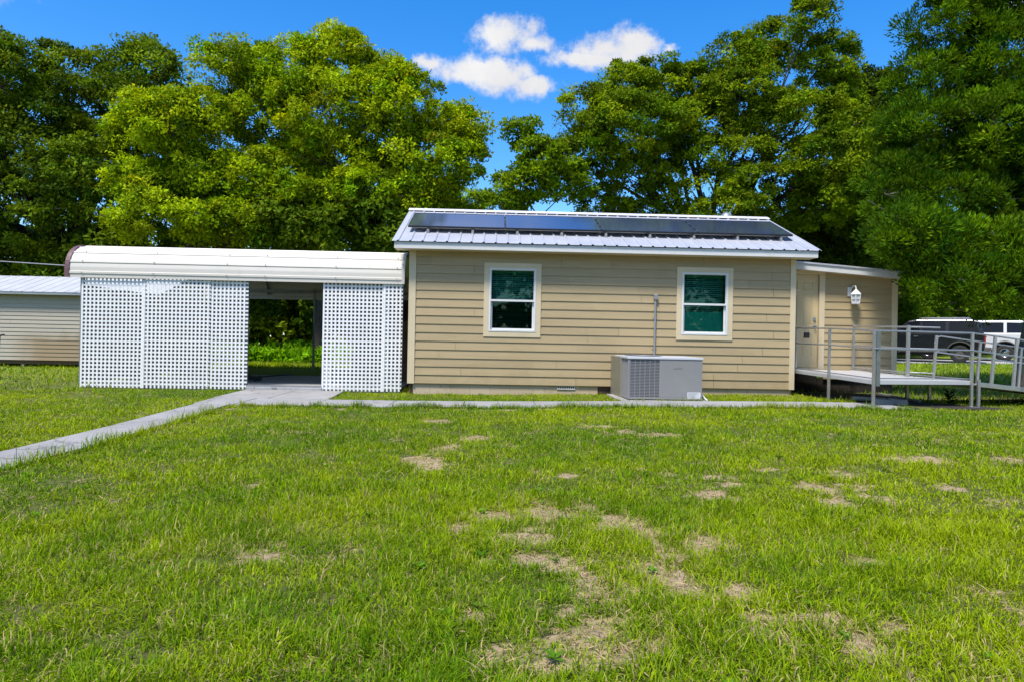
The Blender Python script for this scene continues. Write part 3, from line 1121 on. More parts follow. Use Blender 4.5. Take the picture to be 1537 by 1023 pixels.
mb = MB().box(7.25, AX1 - 0.03, AY + 0.05, AY + 0.2, 0.0, 0.43)
mb.box(HX1 + 0.01, 7.24, AY + 0.05, AY + 0.2, 0.0, 0.60)
hpart(mb, 'void_panel', M['mulch_void'])  # near-black panel stands in for the dark void under the addition
# roof of the addition, its fascia and soffit
mb = MB()
x0, x1 = HX1 + 0.03, AX1 + 0.10
prof = []
nn = 60
y = AY - 0.30
ys = [AY - 0.30]
pts = [(AY - 0.30, 0.0)]
yy = AY - 0.18
while yy < AB + 0.1:
    pts += [(yy - 0.028, 0), (yy - 0.012, 0.02), (yy + 0.012, 0.02), (yy + 0.028, 0)]
    yy += 0.2425
pts.append((AB + 0.2, 0))
for tz in (0.0, -0.004):
    for k in range(len(pts) - 1):
        (ya, ha), (yb_, hb) = pts[k], pts[k + 1]
        mb.face([(x0, ya, atop(x0) + 0.165 + ha + tz), (x1, ya, atop(x1) + 0.165 + ha + tz), (x1, yb_, atop(x1) + 0.165 + hb + tz), (x0, yb_, atop(x0) + 0.165 + hb + tz)])
mb.face([(x0, AY - 0.30, atop(x0) + 0.135), (x1, AY - 0.30, atop(x1) + 0.135), (x1, AY - 0.30, atop(x1) + 0.165), (x0, AY - 0.30, atop(x0) + 0.165)])
hpart(mb, 'addition_roof', M['roofmetal'])


def slab_x(mb, x0, x1, y0, y1, za, zb):
    """board that follows the slope of the addition's eave"""
    i = len(mb.v)
    for (x, y) in ((x0, y0), (x1, y0), (x1, y1), (x0, y1)):
        mb.v.append((x, y, atop(x) + za))
    for (x, y) in ((x0, y0), (x1, y0), (x1, y1), (x0, y1)):
        mb.v.append((x, y, atop(x) + zb))
    for q in ((0, 3, 2, 1), (4, 5, 6, 7), (0, 1, 5, 4), (1, 2, 6, 5), (2, 3, 7, 6), (3, 0, 4, 7)):
        mb.f.append(tuple(i + k for k in q))


mb = MB()
slab_x(mb, HX1 + 0.035, AX1 + 0.06, AY - 0.275, AY - 0.25, 0.0, 0.150)
hpart(mb, 'fascia', M['fascia'], bevel=0.003)
mb = MB()
slab_x(mb, HX1 + 0.035, AX1 + 0.055, AY - 0.249, AY + 0.03, 0.012, 0.024)
slab_x(mb, AX1 + 0.03, AX1 + 0.055, AY + 0.031, AB + 0.1, -0.01, 0.15)
hpart(mb, 'soffit', M['trim'])
# door
DX0, DX1, DZ0, DZ1 = 6.42, 7.235, 0.665, 2.705
mb = MB()
mb.box(DX0 - 0.13, DX0 - 0.004, AY - 0.03, AY + 0.06, 0.62, DZ1 + 0.004)
mb.box(DX1 + 0.004, DX1 + 0.128, AY - 0.03, AY + 0.06, 0.62, DZ1 + 0.004)
mb.box(DX0 - 0.13, DX1 + 0.128, AY - 0.028, AY + 0.06, DZ1 + 0.0045, DZ1 + 0.09)
mb.box(DX0, DX1, AY - 0.02, AY + 0.08, 0.62, 0.655)
frame = hpart(mb, 'door_frame', M['trim'], bevel=0.003)
mb = MB()
yd = AY + 0.03
dw = DX1 - DX0
st = 0.115
cw = (dw - 3 * st) / 2
rows = [(DZ0 + 0.24, DZ0 + 0.72), (DZ0 + 0.92, DZ0 + 1.58), (DZ0 + 1.70, DZ0 + 1.90)]
hol = []
for (za, zb_) in rows:
    for c in range(2):
        xa = DX0 + st + c * (cw + st)
        hol.append((xa, xa + cw, za, zb_))
zc = sorted({DZ0, DZ1, *[h[2] for h in hol], *[h[3] for h in hol]})
xc = sorted({DX0, DX1, *[h[0] for h in hol], *[h[1] for h in hol]})
for a, b in zip(xc[:-1], xc[1:]):
    for c, d in zip(zc[:-1], zc[1:]):
        mx_, mz_ = (a + b) / 2, (c + d) / 2
        if any(h[0] < mx_ < h[1] and h[2] < mz_ < h[3] for h in hol):
            g1, g2 = 0.02, 0.045
            y0_, y1_, y2_ = yd, yd + 0.014, yd + 0.004
            R = lambda k, y_: [(a + k, y_, c + k), (b - k, y_, c + k), (b - k, y_, d - k), (a + k, y_, d - k)]
            A_, B_, C_ = R(0, y0_), R(g1, y1_), R(g2, y2_)
            for P0, P1 in ((A_, B_), (B_, C_)):
                for k in range(4):
                    mb.face([P0[k], P0[(k + 1) % 4], P1[(k + 1) % 4], P1[k]])
            mb.face(C_)
        else:
            mb.face([(a, yd, c), (b, yd, c), (b, yd, d), (a, yd, d)])
mb.face([(DX0, yd + 0.04, DZ0), (DX1, yd + 0.04, DZ0), (DX1, yd + 0.04, DZ1), (DX0, yd + 0.04, DZ1)])
door = hpart(mb, 'door', M['door'])
mb = MB().lathe([(0.0, -0.075), (0.022, -0.072), (0.028, -0.058), (0.02, -0.042), (0.011, -0.03), (0.011, -0.012), (0.032, -0.008), (0.034, 0.0)], (7.165, yd, 1.565), 16, 'Y')
hpart(mb, 'door_handle', M['brass'], parent=door, smooth=True)
mb = MB().lathe([(0.0, -0.028), (0.022, -0.026), (0.03, -0.006), (0.032, 0.0)], (7.165, yd, 1.70), 16, 'Y')
mb.box(7.135, 7.195, yd - 0.006, yd - 0.001, 1.675, 1.76)
hpart(mb, 'deadbolt', M['galv'], parent=door, smooth=True)
mb = MB().box(6.55, 6.80, yd - 0.012, yd - 0.001, 2.335, 2.365)
mb.lathe([(0.0, -0.03), (0.014, -0.02), (0.014, 0.0)], (6.76, yd - 0.001, 2.35), 10, 'Y')
hpart(mb, 'door_knocker', M['white'], parent=door)

# ------------------------------------------------------------------ solar panels
PW = 2.020
rail_n = 0.085
rails = thing('mounting_rails', 'pale aluminium mounting rails with clips under the solar panels', 'rail', (2.2, 14.3, 3.45))


def on_roof(x, s, h):
    p = Vector((0, EY, EZ)) + up_s * s + nrm_s * h
    return Vector((x, p.y, p.z))


mb = MB()
for s_ in (0.90, 1.95):
    a, b = on_roof(-1.70, s_, rail_n), on_roof(6.30, s_, rail_n)
    mb.bar(a, b, 0.04, 0.04, nrm_s)
hpart(mb, 'rail', M['alu'], parent=rails)
for i in range(9):
    x = -1.35 + i * 0.93
    mb = MB()
    mb.bar(on_roof(x, 0.74, 0.0), on_roof(x, 0.74, 0.075), 0.05, 0.06, (0, 1, 0))
    mb.bar(on_roof(x, 0.70, 0.026), on_roof(x, 0.82, 0.026), 0.06, 0.008, nrm_s)
    mb.bar(on_roof(x, 0.72, 0.075), on_roof(x, 0.93, 0.075), 0.03, 0.02, nrm_s)
    hpart(mb, 'clip', M['alu'], parent=rails)
plab = ['black solar panel nearest the carport end of the roof', 'second black solar panel from the carport end of the roof',
        'third black solar panel from the carport end of the roof', 'black solar panel at the ramp end of the roof, with cloud reflections']
for i in range(4):
    xa = -1.765 + i * (PW + 0.008)
    xb = xa + PW
    s0_, s1_ = 0.745, 2.03 + 0.02
    ctr = on_roof((xa + xb) / 2, (s0_ + s1_) / 2, 0.125)
    t = thing('solar_panel', plab[i], 'solar panel', tuple(ctr), 0, 'solar panels on the metal roof')
    t.rotation_euler = (slope, 0, 0)
    L_, H_ = PW / 2, (s1_ - s0_) / 2
    mb = MB()
    fr_ = 0.014
    mb.box(-L_, L_, -H_, -H_ + fr_, -0.02, 0.018)
    mb.box(-L_, L_, H_ - fr_, H_, -0.02, 0.018)
    mb.box(-L_, -L_ + fr_, -H_ + fr_, H_ - fr_, -0.02, 0.018)
    mb.box(L_ - fr_, L_, -H_ + fr_, H_ - fr_, -0.02, 0.018)
    mb.build('frame', M['black'], t, bevel=0.002)
    mb = MB().box(-L_ + fr_, L_ - fr_, -H_ + fr_, H_ - fr_, 0.006, 0.013)
    mb.build('glass', M['solar'], t)
    if i < 3:
        for yy in (-H_ * 0.8, -H_ * 0.3, H_ * 0.25, H_ * 0.75):
            MB().box(L_ - 0.012, L_ + 0.02, yy - 0.02, yy + 0.02, 0.0185, 0.024).build('clamp', M['alu'], t)

# ------------------------------------------------------------------ wall lantern, conduit, lockbox
LX = 7.93
t = thing('wall_lantern', 'white coach lantern on the siding to the right of the door', 'wall lamp', (LX, AY, 2.3))
lp = lambda mb, n, m, **k: hpart(mb, n, m, parent=t, **k)
mb = MB().box(LX - 0.065, LX + 0.035, AY - 0.038, AY - 0.012, 2.24, 2.45)
lp(mb, 'backplate', M['white'], bevel=0.012)
arc = [(LX - 0.01, AY - 0.04, 2.36), (LX, AY - 0.08, 2.43), (LX + 0.02, AY - 0.13, 2.47), (LX + 0.04, AY - 0.17, 2.455), (LX + 0.045, AY - 0.18, 2.40)]
lp(MB().tube(arc, 0.012, 10), 'arm', M['white'], smooth=True)
cx_, cy_ = LX + 0.045, AY - 0.18
mb = MB().lathe([(0.0, 0.15), (0.016, 0.14), (0.018, 0.12), (0.03, 0.105), (0.055, 0.08), (0.105, 0.03), (0.118, 0.012), (0.118, 0.0), (0.0, 0.0)], (cx_, cy_, 2.27), 6)
lp(mb, 'lamp_cap', M['white'])
mb = MB()
for k in range(6):
    a = 2 * pi * k / 6
    mb.bar((cx_ + 0.105 * cos(a), cy_ + 0.105 * sin(a), 2.27), (cx_ + 0.085 * cos(a), cy_ + 0.085 * sin(a), 2.08), 0.016, 0.016)
for hz, rr in ((2.175, 0.095), (2.085, 0.086)):
    ring = [(cx_ + rr * cos(2 * pi * k / 6), cy_ + rr * sin(2 * pi * k / 6), hz) for k in range(7)]
    for p, q in zip(ring[:-1], ring[1:]):
        mb.bar(p, q, 0.012, 0.012)
mb.lathe([(0.0, -0.012), (0.09, -0.012), (0.092, 0.0), (0.0, 0.0)], (cx_, cy_, 2.076), 6)
lp(mb, 'cage', M['white'])
lp(MB().lathe([(0.078, 0.0), (0.096, 0.185)], (cx_, cy_, 2.082), 6), 'lamp_glass', M['bulb'])
lp(MB().lathe([(0.0, 0.0), (0.02, 0.005), (0.03, 0.05), (0.02, 0.09), (0.014, 0.15)], (cx_, cy_, 2.11), 12), 'bulb', M['bulb'], smooth=True)

t = thing('electrical_conduit', 'grey electrical conduit rising up the siding behind the air conditioner', 'conduit', (3.37, HY, 0.9))
hpart(MB().tube([(3.365, HY - 0.045, 0.5), (3.372, HY - 0.045, 2.02)], 0.021, 12), 'pipe', M['steelgrey'], parent=t, smooth=True)
hpart(MB().box(3.335, 3.415, HY - 0.085, HY - 0.013, 2.02, 2.125), 'junction_box', M['steelgrey'], parent=t, bevel=0.01)
for z in (1.0, 1.62):
    hpart(MB().box(3.325, 3.415, HY - 0.022, HY - 0.013, z, z + 0.025), 'strap', M['steelgrey'], parent=t)

# ------------------------------------------------------------------ air conditioner
AX0, AXR, AYF, AYM, AYK = 2.505, 3.875, 12.36, 12.95, 13.62
AZ0, AZ1 = 0.112, 0.885
mb = MB().box(2.36, 4.02, 12.22, 13.75, -0.1, 0.098)
tag(mb.build('equipment_pad', M['concrete'], bevel=0.01), 'concrete pad under the grey air conditioner', 'slab')
ac = thing('air_conditioner', 'grey packaged air conditioner with a wire grille on its left half', 'air conditioner', (3.2, 13.0, 0.1))
ap = lambda mb, n, m, par=None, **k: hpart(mb, n, m, parent=par or ac, **k)
SPL = 3.095
mb = MB()
mb.box(SPL, AXR, AYF, AYK, AZ0 + 0.03, AZ1 - 0.045)
mb.box(AX0, AX0 + 0.035, AYF, AYF + 0.035, AZ0 + 0.03, AZ1 - 0.045)
mb.box(AX0, AXR, AYF - 0.003, AYK, AZ0, AZ0 + 0.029)
ap(mb, 'cabinet', M['acgrey'], bevel=0.006)
mb = MB().box(AX0 - 0.012, AXR + 0.012, AYF - 0.014, AYK, AZ1 - 0.044, AZ1)
top = ap(mb, 'top_panel', M['actop'], bevel=0.008)
fc = (AX0 + 0.42, (AYF + AYK) / 2 + 0.02)
mb = MB().lathe([(0.0, 0.0015), (0.34, 0.0015)], (fc[0], fc[1], AZ1), 36)
ap(mb, 'fan_opening', M['black'], top)
mb = MB()
for k in range(7):
    rr = 0.05 + k * 0.05
    mb.tube([(fc[0] + rr * cos(2 * pi * q / 32), fc[1] + rr * sin(2 * pi * q / 32), AZ1 + 0.015) for q in range(33)], 0.003, 5, False)
for k in range(6):
    a = pi * k / 6
    mb.tube([(fc[0] - 0.36 * cos(a), fc[1] - 0.36 * sin(a), AZ1 + 0.01), (fc[0] + 0.36 * cos(a), fc[1] + 0.36 * sin(a), AZ1 + 0.01)], 0.003, 5, False)
ap(mb, 'fan_guard', M['acgrille'], top)
mb = MB()
mb.box(AX0 + 0.036, SPL - 0.001, AYF + 0.03, AYF + 0.06, AZ0 + 0.03, AZ1 - 0.046)
mb.box(AX0 + 0.03, AX0 + 0.06, AYF + 0.061, AYM - 0.002, AZ0 + 0.03, AZ1 - 0.046)
ap(mb, 'coil', M['accoil'])
mb = MB()
for k in range(7):
    x = AX0 + 0.042 + k * (SPL - AX0 - 0.046) / 6
    mb.box(x - 0.005, x + 0.005, AYF + 0.004, AYF + 0.012, AZ0 + 0.03, AZ1 - 0.046)
nz_ = 26
for k in range(nz_):
    z = AZ0 + 0.04 + k * (AZ1 - AZ0 - 0.095) / (nz_ - 1)
    mb.box(AX0 + 0.036, SPL - 0.001, AYF + 0.013, AYF + 0.022, z - 0.0065, z + 0.0065)
ap(mb, 'front_grille', M['acgrille'])
mb = MB()
for k in range(9):
    y = AYF + 0.045 + k * (AYM - AYF - 0.05) / 8
    mb.box(AX0 + 0.004, AX0 + 0.013, y - 0.012, y + 0.012, AZ0 + 0.03, AZ1 - 0.046)
for k in range(nz_):
    z = AZ0 + 0.04 + k * (AZ1 - AZ0 - 0.095) / (nz_ - 1)
    mb.box(AX0 + 0.014, AX0 + 0.024, AYF + 0.036, AYM - 0.003, z - 0.006, z + 0.006)
ap(mb, 'side_grille', M['acgrille'])
mb = MB().box(AX0 - 0.03, SPL - 0.002, AYM, 13.96, AZ0 - 0.02, AZ1 - 0.02)
mb.box(SPL, AXR - 0.06, AYK + 0.002, 13.96, AZ0 + 0.05, AZ1 - 0.02)
ap(mb, 'duct_cover', M['duct'], bevel=0.006)
mb = MB().box(3.602, 3.845, AYF - 0.0025, AYF - 0.0005, 0.14, 0.252)
stk = ap(mb, 'sticker', M['label'])
mb = MB()
for r_ in range(6):
    mb.box(3.612, 3.612 + (0.19, 0.21, 0.15, 0.20, 0.12, 0.17)[r_], AYF - 0.0042, AYF - 0.003, 0.236 - r_ * 0.016, 0.241 - r_ * 0.016)
ap(mb, 'printed_lines', M['print'], stk)
mb = MB()
for k in range(4):
    xk = 3.345 + k * 0.041
    mb.box(xk, xk + 0.03, AYF - 0.003, AYF - 0.0003, 0.666, 0.702)
ap(mb, 'badge', mat('badge_grey', (0.22, 0.22, 0.23), 0.4), bevel=0.002)
for x in (3.14, 3.5, 3.84):
    ap(MB().lathe([(0.0, -0.006), (0.009, -0.005), (0.009, 0.0)], (x, AYF, AZ0 + 0.045), 8, 'Y'), 'screw', M['steelgrey'])
mb = MB().tube([(AXR, 12.55, 0.22), (AXR + 0.05, 12.52, 0.20), (AXR + 0.10, 12.48, 0.125), (AXR + 0.13, 12.45, 0.10)], 0.016, 8)
ap(mb, 'drain_pipe', M['white'], smooth=True)

# ------------------------------------------------------------------ carport
CX0, CX1 = -8.63, -1.80
cp = thing('carport', 'long carport with a rounded ivory metal roof and white lattice front', 'carport', (-5.2, 17.5, 0.09))
cpp = lambda mb, n, m, par=None, **k: hpart(mb, n, m, parent=par or cp, **k)
YM_ = 17.5


def carport_profile():
    half = [(14.10, 2.235), (14.105, 2.45), (14.15, 2.62), (14.26, 2.77), (14.43, 2.875), (14.68, 2.935), (15.1, 2.965), (16.3, 3.02), (17.5, 3.07)]
    full = half + [(2 * YM_ - y, z) for y, z in half[-2::-1]]
    # resample
    P = [Vector((y, z)) for y, z in full]
    # catmull-rom
    out = []
    for i in range(len(P) - 1):
        p0, p1, p2, p3 = P[max(0, i - 1)], P[i], P[i + 1], P[min(len(P) - 1, i + 2)]
        for k in range(12):
            t_ = k / 12
            out.append(0.5 * ((2 * p1) + (p2 - p0) * t_ + (2 * p0 - 5 * p1 + 4 * p2 - p3) * t_ * t_ + (3 * p1 - p0 - 3 * p2 + p3) * t_ ** 3))
    out.append(P[-1])
    return out


cprof = carport_profile()
arcl = [0.0]
for a, b in zip(cprof[:-1], cprof[1:]):
    arcl.append(arcl[-1] + (b - a).length)


def prof_at(s):
    s = min(max(s, 0), arcl[-1] - 1e-6)
    for k in range(len(arcl) - 1):
        if arcl[k] <= s <= arcl[k + 1]:
            t_ = (s - arcl[k]) / (arcl[k + 1] - arcl[k])
            p = cprof[k].lerp(cprof[k + 1], t_)
            d = (cprof[k + 1] - cprof[k]).normalized()
            return p, Vector((-d.y, d.x))
    return cprof[-1], Vector((1, 0))


ribs = []
s_ = 0.0
spc = 0.229
ribs.append((0.0, 0.0))
s_ = 0.10
while s_ < arcl[-1] - 0.06:
    ribs += [(s_ - 0.032, 0.0), (s_ - 0.020, 0.015), (s_ + 0.020, 0.015), (s_ + 0.032, 0.0)]
    for m_ in (0.105, 0.125):
        if s_ + m_ < arcl[-1] - 0.05:
            ribs += [(s_ + m_ - 0.012, 0.0), (s_ + m_, 0.005), (s_ + m_ + 0.012, 0.0)] if m_ == 0.115 else [(s_ + m_, 0.003)]
    s_ += spc
ribs.append((arcl[-1], 0.0))
mb = MB()
rows_ = []
for (s, h) in ribs:
    p, n = prof_at(s)
    q = p + n * h
    rows_.append((q.x, q.y))
for th in (0.0, -0.003):
    rr = []
    for (s, h) in ribs:
        p, n = prof_at(s)
        q = p + n * (h + th)
        rr.append((q.x, q.y))
    for k in range(len(rr) - 1):
        for a, b in ((CX0, -6.9), (-6.9, -4.6), (-4.6, CX1)):
            mb.face([(a, rr[k][0], rr[k][1]), (b, rr[k][0], rr[k][1]), (b, rr[k + 1][0], rr[k + 1][1]), (a, rr[k + 1][0], rr[k + 1][1])])
croof = cpp(mb, 'roof', M['carportmetal'])
# end trims
for (xa, xb, m_) in ((CX0 - 0.012, CX0 + 0.075, 'maroon'), (CX1 - 0.055, CX1 + 0.008, 'carportmetal')):
    mb = MB()
    N = 90
    prev = None
    for k in range(N + 1):
        p, n = prof_at(arcl[-1] * k / N)
        o_, i_ = p + n * 0.026, p - n * 0.03
        cur = [(xa, o_.x, o_.y), (xb, o_.x, o_.y), (xa, i_.x, i_.y), (xb if m_ != 'maroon' else xa + 0.012, i_.x, i_.y)]
        if prev:
            mb.face([prev[0], prev[1], cur[1], cur[0]])
            mb.face([prev[2], prev[0], cur[0], cur[2]])
        prev = cur
    cpp(mb, 'end_trim', M[m_], croof)
# screws on the ribs
for x in (-8.3, -6.87, -5.4, -4.63, -3.2, -1.95):
    for s in (0.10, 0.329, 0.558):
        p, n = prof_at(s)
        q = p + n * 0.030
        cpp(MB().box(x - 0.007, x + 0.007, q.x - 0.006, q.x + 0.006, q.y - 0.007, q.y + 0.007), 'screw', M['bronze'], croof)
# frame: posts, bows
for x in (-8.36, -5.025, -3.43, -1.86):
    cpp(MB().box(x - 0.03, x + 0.03, 14.20, 14.26, 0.09, 2.4), 'post', M['galv'], bevel=0.004)
for x in (-8.36, -5.33, -3.6, -1.86):
    cpp(MB().box(x - 0.03, x + 0.03, 20.72, 20.78, 0.09, 2.55), 'post', M['galv'], bevel=0.004)
cpp(MB().box(-8.36, -1.83, 14.20, 14.26, 2.27, 2.33), 'header_beam', M['galv'])
cpp(MB().box(-8.36, -1.83, 20.72, 20.78, 2.45, 2.51), 'header_beam', M['galv'])
for x in (-8.36, -6.75, -5.03, -3.43, -1.86):
    mb = MB()
    pts = []
    for k in range(40):
        p, n = prof_at(0.12 + (arcl[-1] - 0.24) * k / 39)
        q = p - n * 0.045
        pts.append((x, q.x, q.y))
    cpp(mb.tube(pts, 0.03, 6), 'roof_bow', M['galv'])
cpp(MB().box(-5.0, -3.46, 14.162, 14.23, 0.091, 0.125), 'sill_rail', M['steelgrey'])


# lattice panels: square-hole sheets
def lattice(x0, x1, z0, z1, y, ox=0.0, oz=0.0, pitch=0.0805, wd=0.0365, zt=0.0):
    mb = MB()
    xs = np.arange(x0 + wd / 2 + ox, x1 - wd / 2 + 1e-6, pitch)
    for x in xs:
        mb.box(x - wd / 2, x + wd / 2, y - 0.006, y, z0 + 0.02 * random.random() * zt, z1)
    zs = np.arange(z0 + wd / 2 + 0.035 + oz, z1, pitch)
    for z in zs:
        mb.box(x0, x1, y + 0.0005, y + 0.0065, z - wd / 2, z + wd / 2)
    return mb


LZ0, LZ1 = 0.02, 2.30
cpp(lattice(-8.345, -7.045, LZ0, LZ1, 14.17), 'lattice_panel', M['vinyl'])
cpp(lattice(-7.115, -5.745, LZ0 + 0.005, LZ1, 14.150, 0.02, 0.030), 'lattice_panel', M['vinyl'])
cpp(lattice(-5.82, -4.985, LZ0 + 0.01, LZ1, 14.17, 0.012, 0.012), 'lattice_panel', M['vinyl'])
cpp(lattice(-3.465, -2.16, LZ0 + 0.01, LZ1, 14.17), 'lattice_panel', M['vinyl'])
cpp(lattice(-2.235, -1.83, LZ0 + 0.015, LZ1, 14.150, 0.015, 0.026), 'lattice_panel', M['vinyl'])
cpp(lattice(-3.46, -3.28, LZ0 + 0.02, 0.66, 14.195, 0.02, 0.04), 'lattice_panel', M['vinyl'])
# sheet on the far-left end, open above; dark brown stands in for shade inside
mb = MB()
for k in range(28):
    y = 14.30 + k * 0.2285
    mb.box(-8.402, -8.398, y, y + 0.2285, 0.1, 2.10)
    mb.box(-8.42, -8.4025, y + 0.08, y + 0.13, 0.1, 2.10)
cpp(mb, 'side_sheet', M['bronze'])

# things under and beside the carport
t = thing('floor_jack', 'black trolley jack with its long handle lying on the carport slab', 'jack', (-5.3, 16.0, 0.09))
jp = lambda mb, n, m, **k: hpart(mb, n, m, parent=t, **k)
mb = MB()
mb.prism([(-5.62, 0.13), (-5.62, 0.24), (-5.52, 0.30), (-5.38, 0.26), (-5.05, 0.20), (-5.02, 0.13)], (15.82, 16.02), lambda u, v, e: (u * 0.8 - 1.28, e, v * 0.85 + 0.01))
jp(mb, 'body', M['black'], bevel=0.01)
jp(MB().tube([(-5.66, 15.92, 0.20), (-5.72, 15.92, 0.29)], [0.05, 0.065], 12), 'saddle', M['black'])
for (x, y) in ((-5.70, 15.80), (-5.70, 16.04), (-5.36, 15.80), (-5.36, 16.04)):
    jp(MB().lathe([(0.0, -0.025), (0.055, -0.025), (0.06, 0.0), (0.055, 0.025), (0.0, 0.025)], (x, y, 0.152), 14, 'Y'), 'wheel', M['rubber'])
jp(MB().tube([(-5.40, 15.95, 0.18), (-5.15, 17.9, 0.15)], 0.018, 8), 'handle', M['black'])

mb = MB()
mb.prism([(16.6, 0.1), (16.62, 0.1), (16.62, 1.55), (16.6, 1.55)], (-2.55, -1.9), lambda u, v, e: (e, u, v))
tag(mb.build('plywood_sheet', M['wood']), 'brown plywood sheet standing in the dark behind the right lattice', 'board')
mb = MB()
mb.prism([(17.4, 0.1), (17.45, 0.1), (17.60, 2.1), (17.55, 2.1)], (-3.5, -2.0), lambda u, v, e: (e, u, v))
tag(mb.build('dark_backing', M['dark']), 'dark sheet added behind the right lattice to blacken its holes', 'backing')  # added sheet, deepens the darkness seen through the lattice
for k, (x, y, rz, lab) in enumerate([(-7.9, 28.0, 0.15, 'pale concrete block on the grass seen through the carport, left of the pair'),
                                     (-7.25, 27.6, -0.5, 'tilted pale concrete block beside the carport back post')]):
    t = thing('concrete_block', lab, 'block', (x, y, Gf(x, y)), rz, 'concrete blocks behind the carport')
    mb = MB()
    for xa, xb in ((-0.2, -0.165), (-0.02, 0.02), (0.165, 0.2)):
        mb.box(xa * 1.6, xb * 1.6, -0.1599, 0.1599, 0.0, 0.36)
    mb.box(-0.32, 0.32, -0.16, -0.11, 0.001, 0.359)
    mb.box(-0.32, 0.32, 0.11, 0.16, 0.001, 0.359)
    mb.build('body', M['concrete'], t)
mb = MB().bar((-8.9, 28.8, Gf(-8.9, 28.8) + 0.55), (-6.4, 28.6, Gf(-6.4, 28.6) + 0.52), 0.15, 0.05)
tag(mb.build('timber_plank', M['trim'], bevel=0.005), 'pale plank lying across weeds behind the carport', 'plank')

# ------------------------------------------------------------------ shed on the left
shed = thing('shed', 'long low beige vinyl shed with a pale metal roof and brown stain', 'shed', (-13.5, 21.5, 0.12))
sp_ = lambda mb, n, m, par=None, **k: hpart(mb, n, m, parent=par or shed, **k)
SX0, SX1, SY0, SY1 = -20.5, -9.6, 20.0, 23.0
mb = siding(MB(), lambda s, o, z: (s, SY0 - o, z), SX0, SX1, 0.315, 2.22, lap=0.1145, lip=0.017)
sp_(mb, 'wall', M['shedwall'])
mb = siding(MB(), lambda s, o, z: (SX1 + o, s, z), SY0, SY1, 0.315, 2.22, lap=0.1145, lip=0.017)
mb.face([(SX1, SY0, 2.22), (SX1, SY1, 2.22), (SX1, 21.5, 2.74)])
sp_(mb, 'wall', M['shedwall'])
mb = MB().box(SX0, SX1 - 0.02, SY0 + 0.05, SY1, 0.32, 2.2)
sp_(mb, 'wall', M['shedwall'])
mb = MB()
for sg in (1, -1):
    yb_ = 21.5 - sg * 1.75
    pr_ = rib_profile(SX0 - 0.15, SX1 + 0.15, 0.3, 0.012, 0.02, 0.01)
    for th in (0.0, -0.01):
        for (xa, ha), (xb, hb) in zip(pr_[:-1], pr_[1:]):
            mb.face([(xa, yb_, 2.245 + ha + th), (xb, yb_, 2.245 + hb + th), (xb, 21.5, 2.82 + hb + th), (xa, 21.5, 2.82 + ha + th)])
sp_(mb, 'roof', M['shedroof'])
mb = MB().box(SX0 - 0.14, SX1 + 0.14, 19.76, 19.79, 2.17, 2.243)
sp_(mb, 'fascia', M['steelgrey'])
mb = MB()
for y in (20.06, 22.7):
    mb.box(SX0 + 0.1, SX1 - 0.1, y, y + 0.12, 0.20, 0.312)
sp_(mb, 'skid', M['wood'])
for k in range(6):
    x = SX0 + 1.2 + k * 1.95
    sp_(MB().box(x - 0.035, x + 0.035, 20.08, 20.16, 0.0, 0.199), 'leg', M['trim'])
t = thing('steel_post', 'thin dark post with a short hook on top near the beige shed', 'post', (-11.96, 17.0, 0.05))
hpart(MB().tube([(-12.0, 17.0, 0.1), (-11.95, 17.0, 1.02)], 0.022, 8), 'pole', M['bronze'], parent=t)
hpart(MB().tube([(-11.95, 17.0, 1.0), (-11.90, 17.0, 1.03), (-11.84, 17.0, 1.03)], 0.02, 8), 'hook', M['bronze'], parent=t)
mb = MB()
pts = []
for k in range(30):
    u = k / 29
    pts.append((-30 + 27 * u, 21.6 - 0.2 * u, 4.15 - 1.3 * u - 0.5 * 4 * u * (1 - u) * 0.35))
mb.tube(pts, 0.014, 6)
cab = mb.build('overhead_cable', M['cable'], smooth=True)
tag(cab, 'thin grey overhead cable sloping down behind the left end of the carport', 'cable')

# ------------------------------------------------------------------ wheelchair ramp
ramp = thing('wheelchair_ramp', 'grey aluminium wheelchair ramp with handrails leading to the cream door', 'ramp', (7.6, 13.0, 0.15))
rp = lambda mb, n, m, par=None, **k: hpart(mb, n, m, parent=par or ramp, **k)
A = Vector((6.42, 14.82, 0.635))
B = Vector((6.57, 11.52, 0.560))
Cc = Vector((8.53, 11.90, 0.560))
D = Vector((8.40, 13.15, 0.560))
E_ = Vector((7.90, 14.72, 0.62))
mb = MB()
tp = [A, B, Cc, D, E_]
i = len(mb.v)
for p in tp:
    mb.v.append(tuple(p))
for p in tp:
    mb.v.append((p.x, p.y, p.z - 0.03))
mb.f += [tuple(range(5)), tuple(range(9, 4, -1))] + [(k, 5 + k, 5 + (k + 1) % 5, (k + 1) % 5) for k in range(5)]
rp(mb, 'platform', M['aludeck'])


def dropped(p, dz, off=(0, 0)):
    return (p.x + off[0], p.y + off[1], p.z + dz)


for p, q in ((A, B), (B, Cc), (Cc, D), (D, E_)):
    mb = MB()
    mb.bar(dropped(p, -0.022), dropped(q, -0.022), 0.045, 0.075)
    rp(mb, 'edge_channel', M['aludeck'], bevel=0.006)
    mb = MB()
    mb.bar(dropped(p, 0.045), dropped(q, 0.045), 0.025, 0.018)
    rp(mb, 'kerb_rail', M['steelgrey'], bevel=0.004)


def post(x, y, z1, z0=None, s=0.044, name='post', m='alu'):
    z0 = Gf(x, y) - 0.02 if z0 is None else z0
    return rp(MB().box(x - s / 2, x + s / 2, y - s / 2, y + s / 2, z0, z1), name, M[m], bevel=0.005)


def rail(pts, r=0.0165, name='handrail', m='alu'):
    return rp(MB().tube(pts, r, 10), name, M[m], smooth=True)


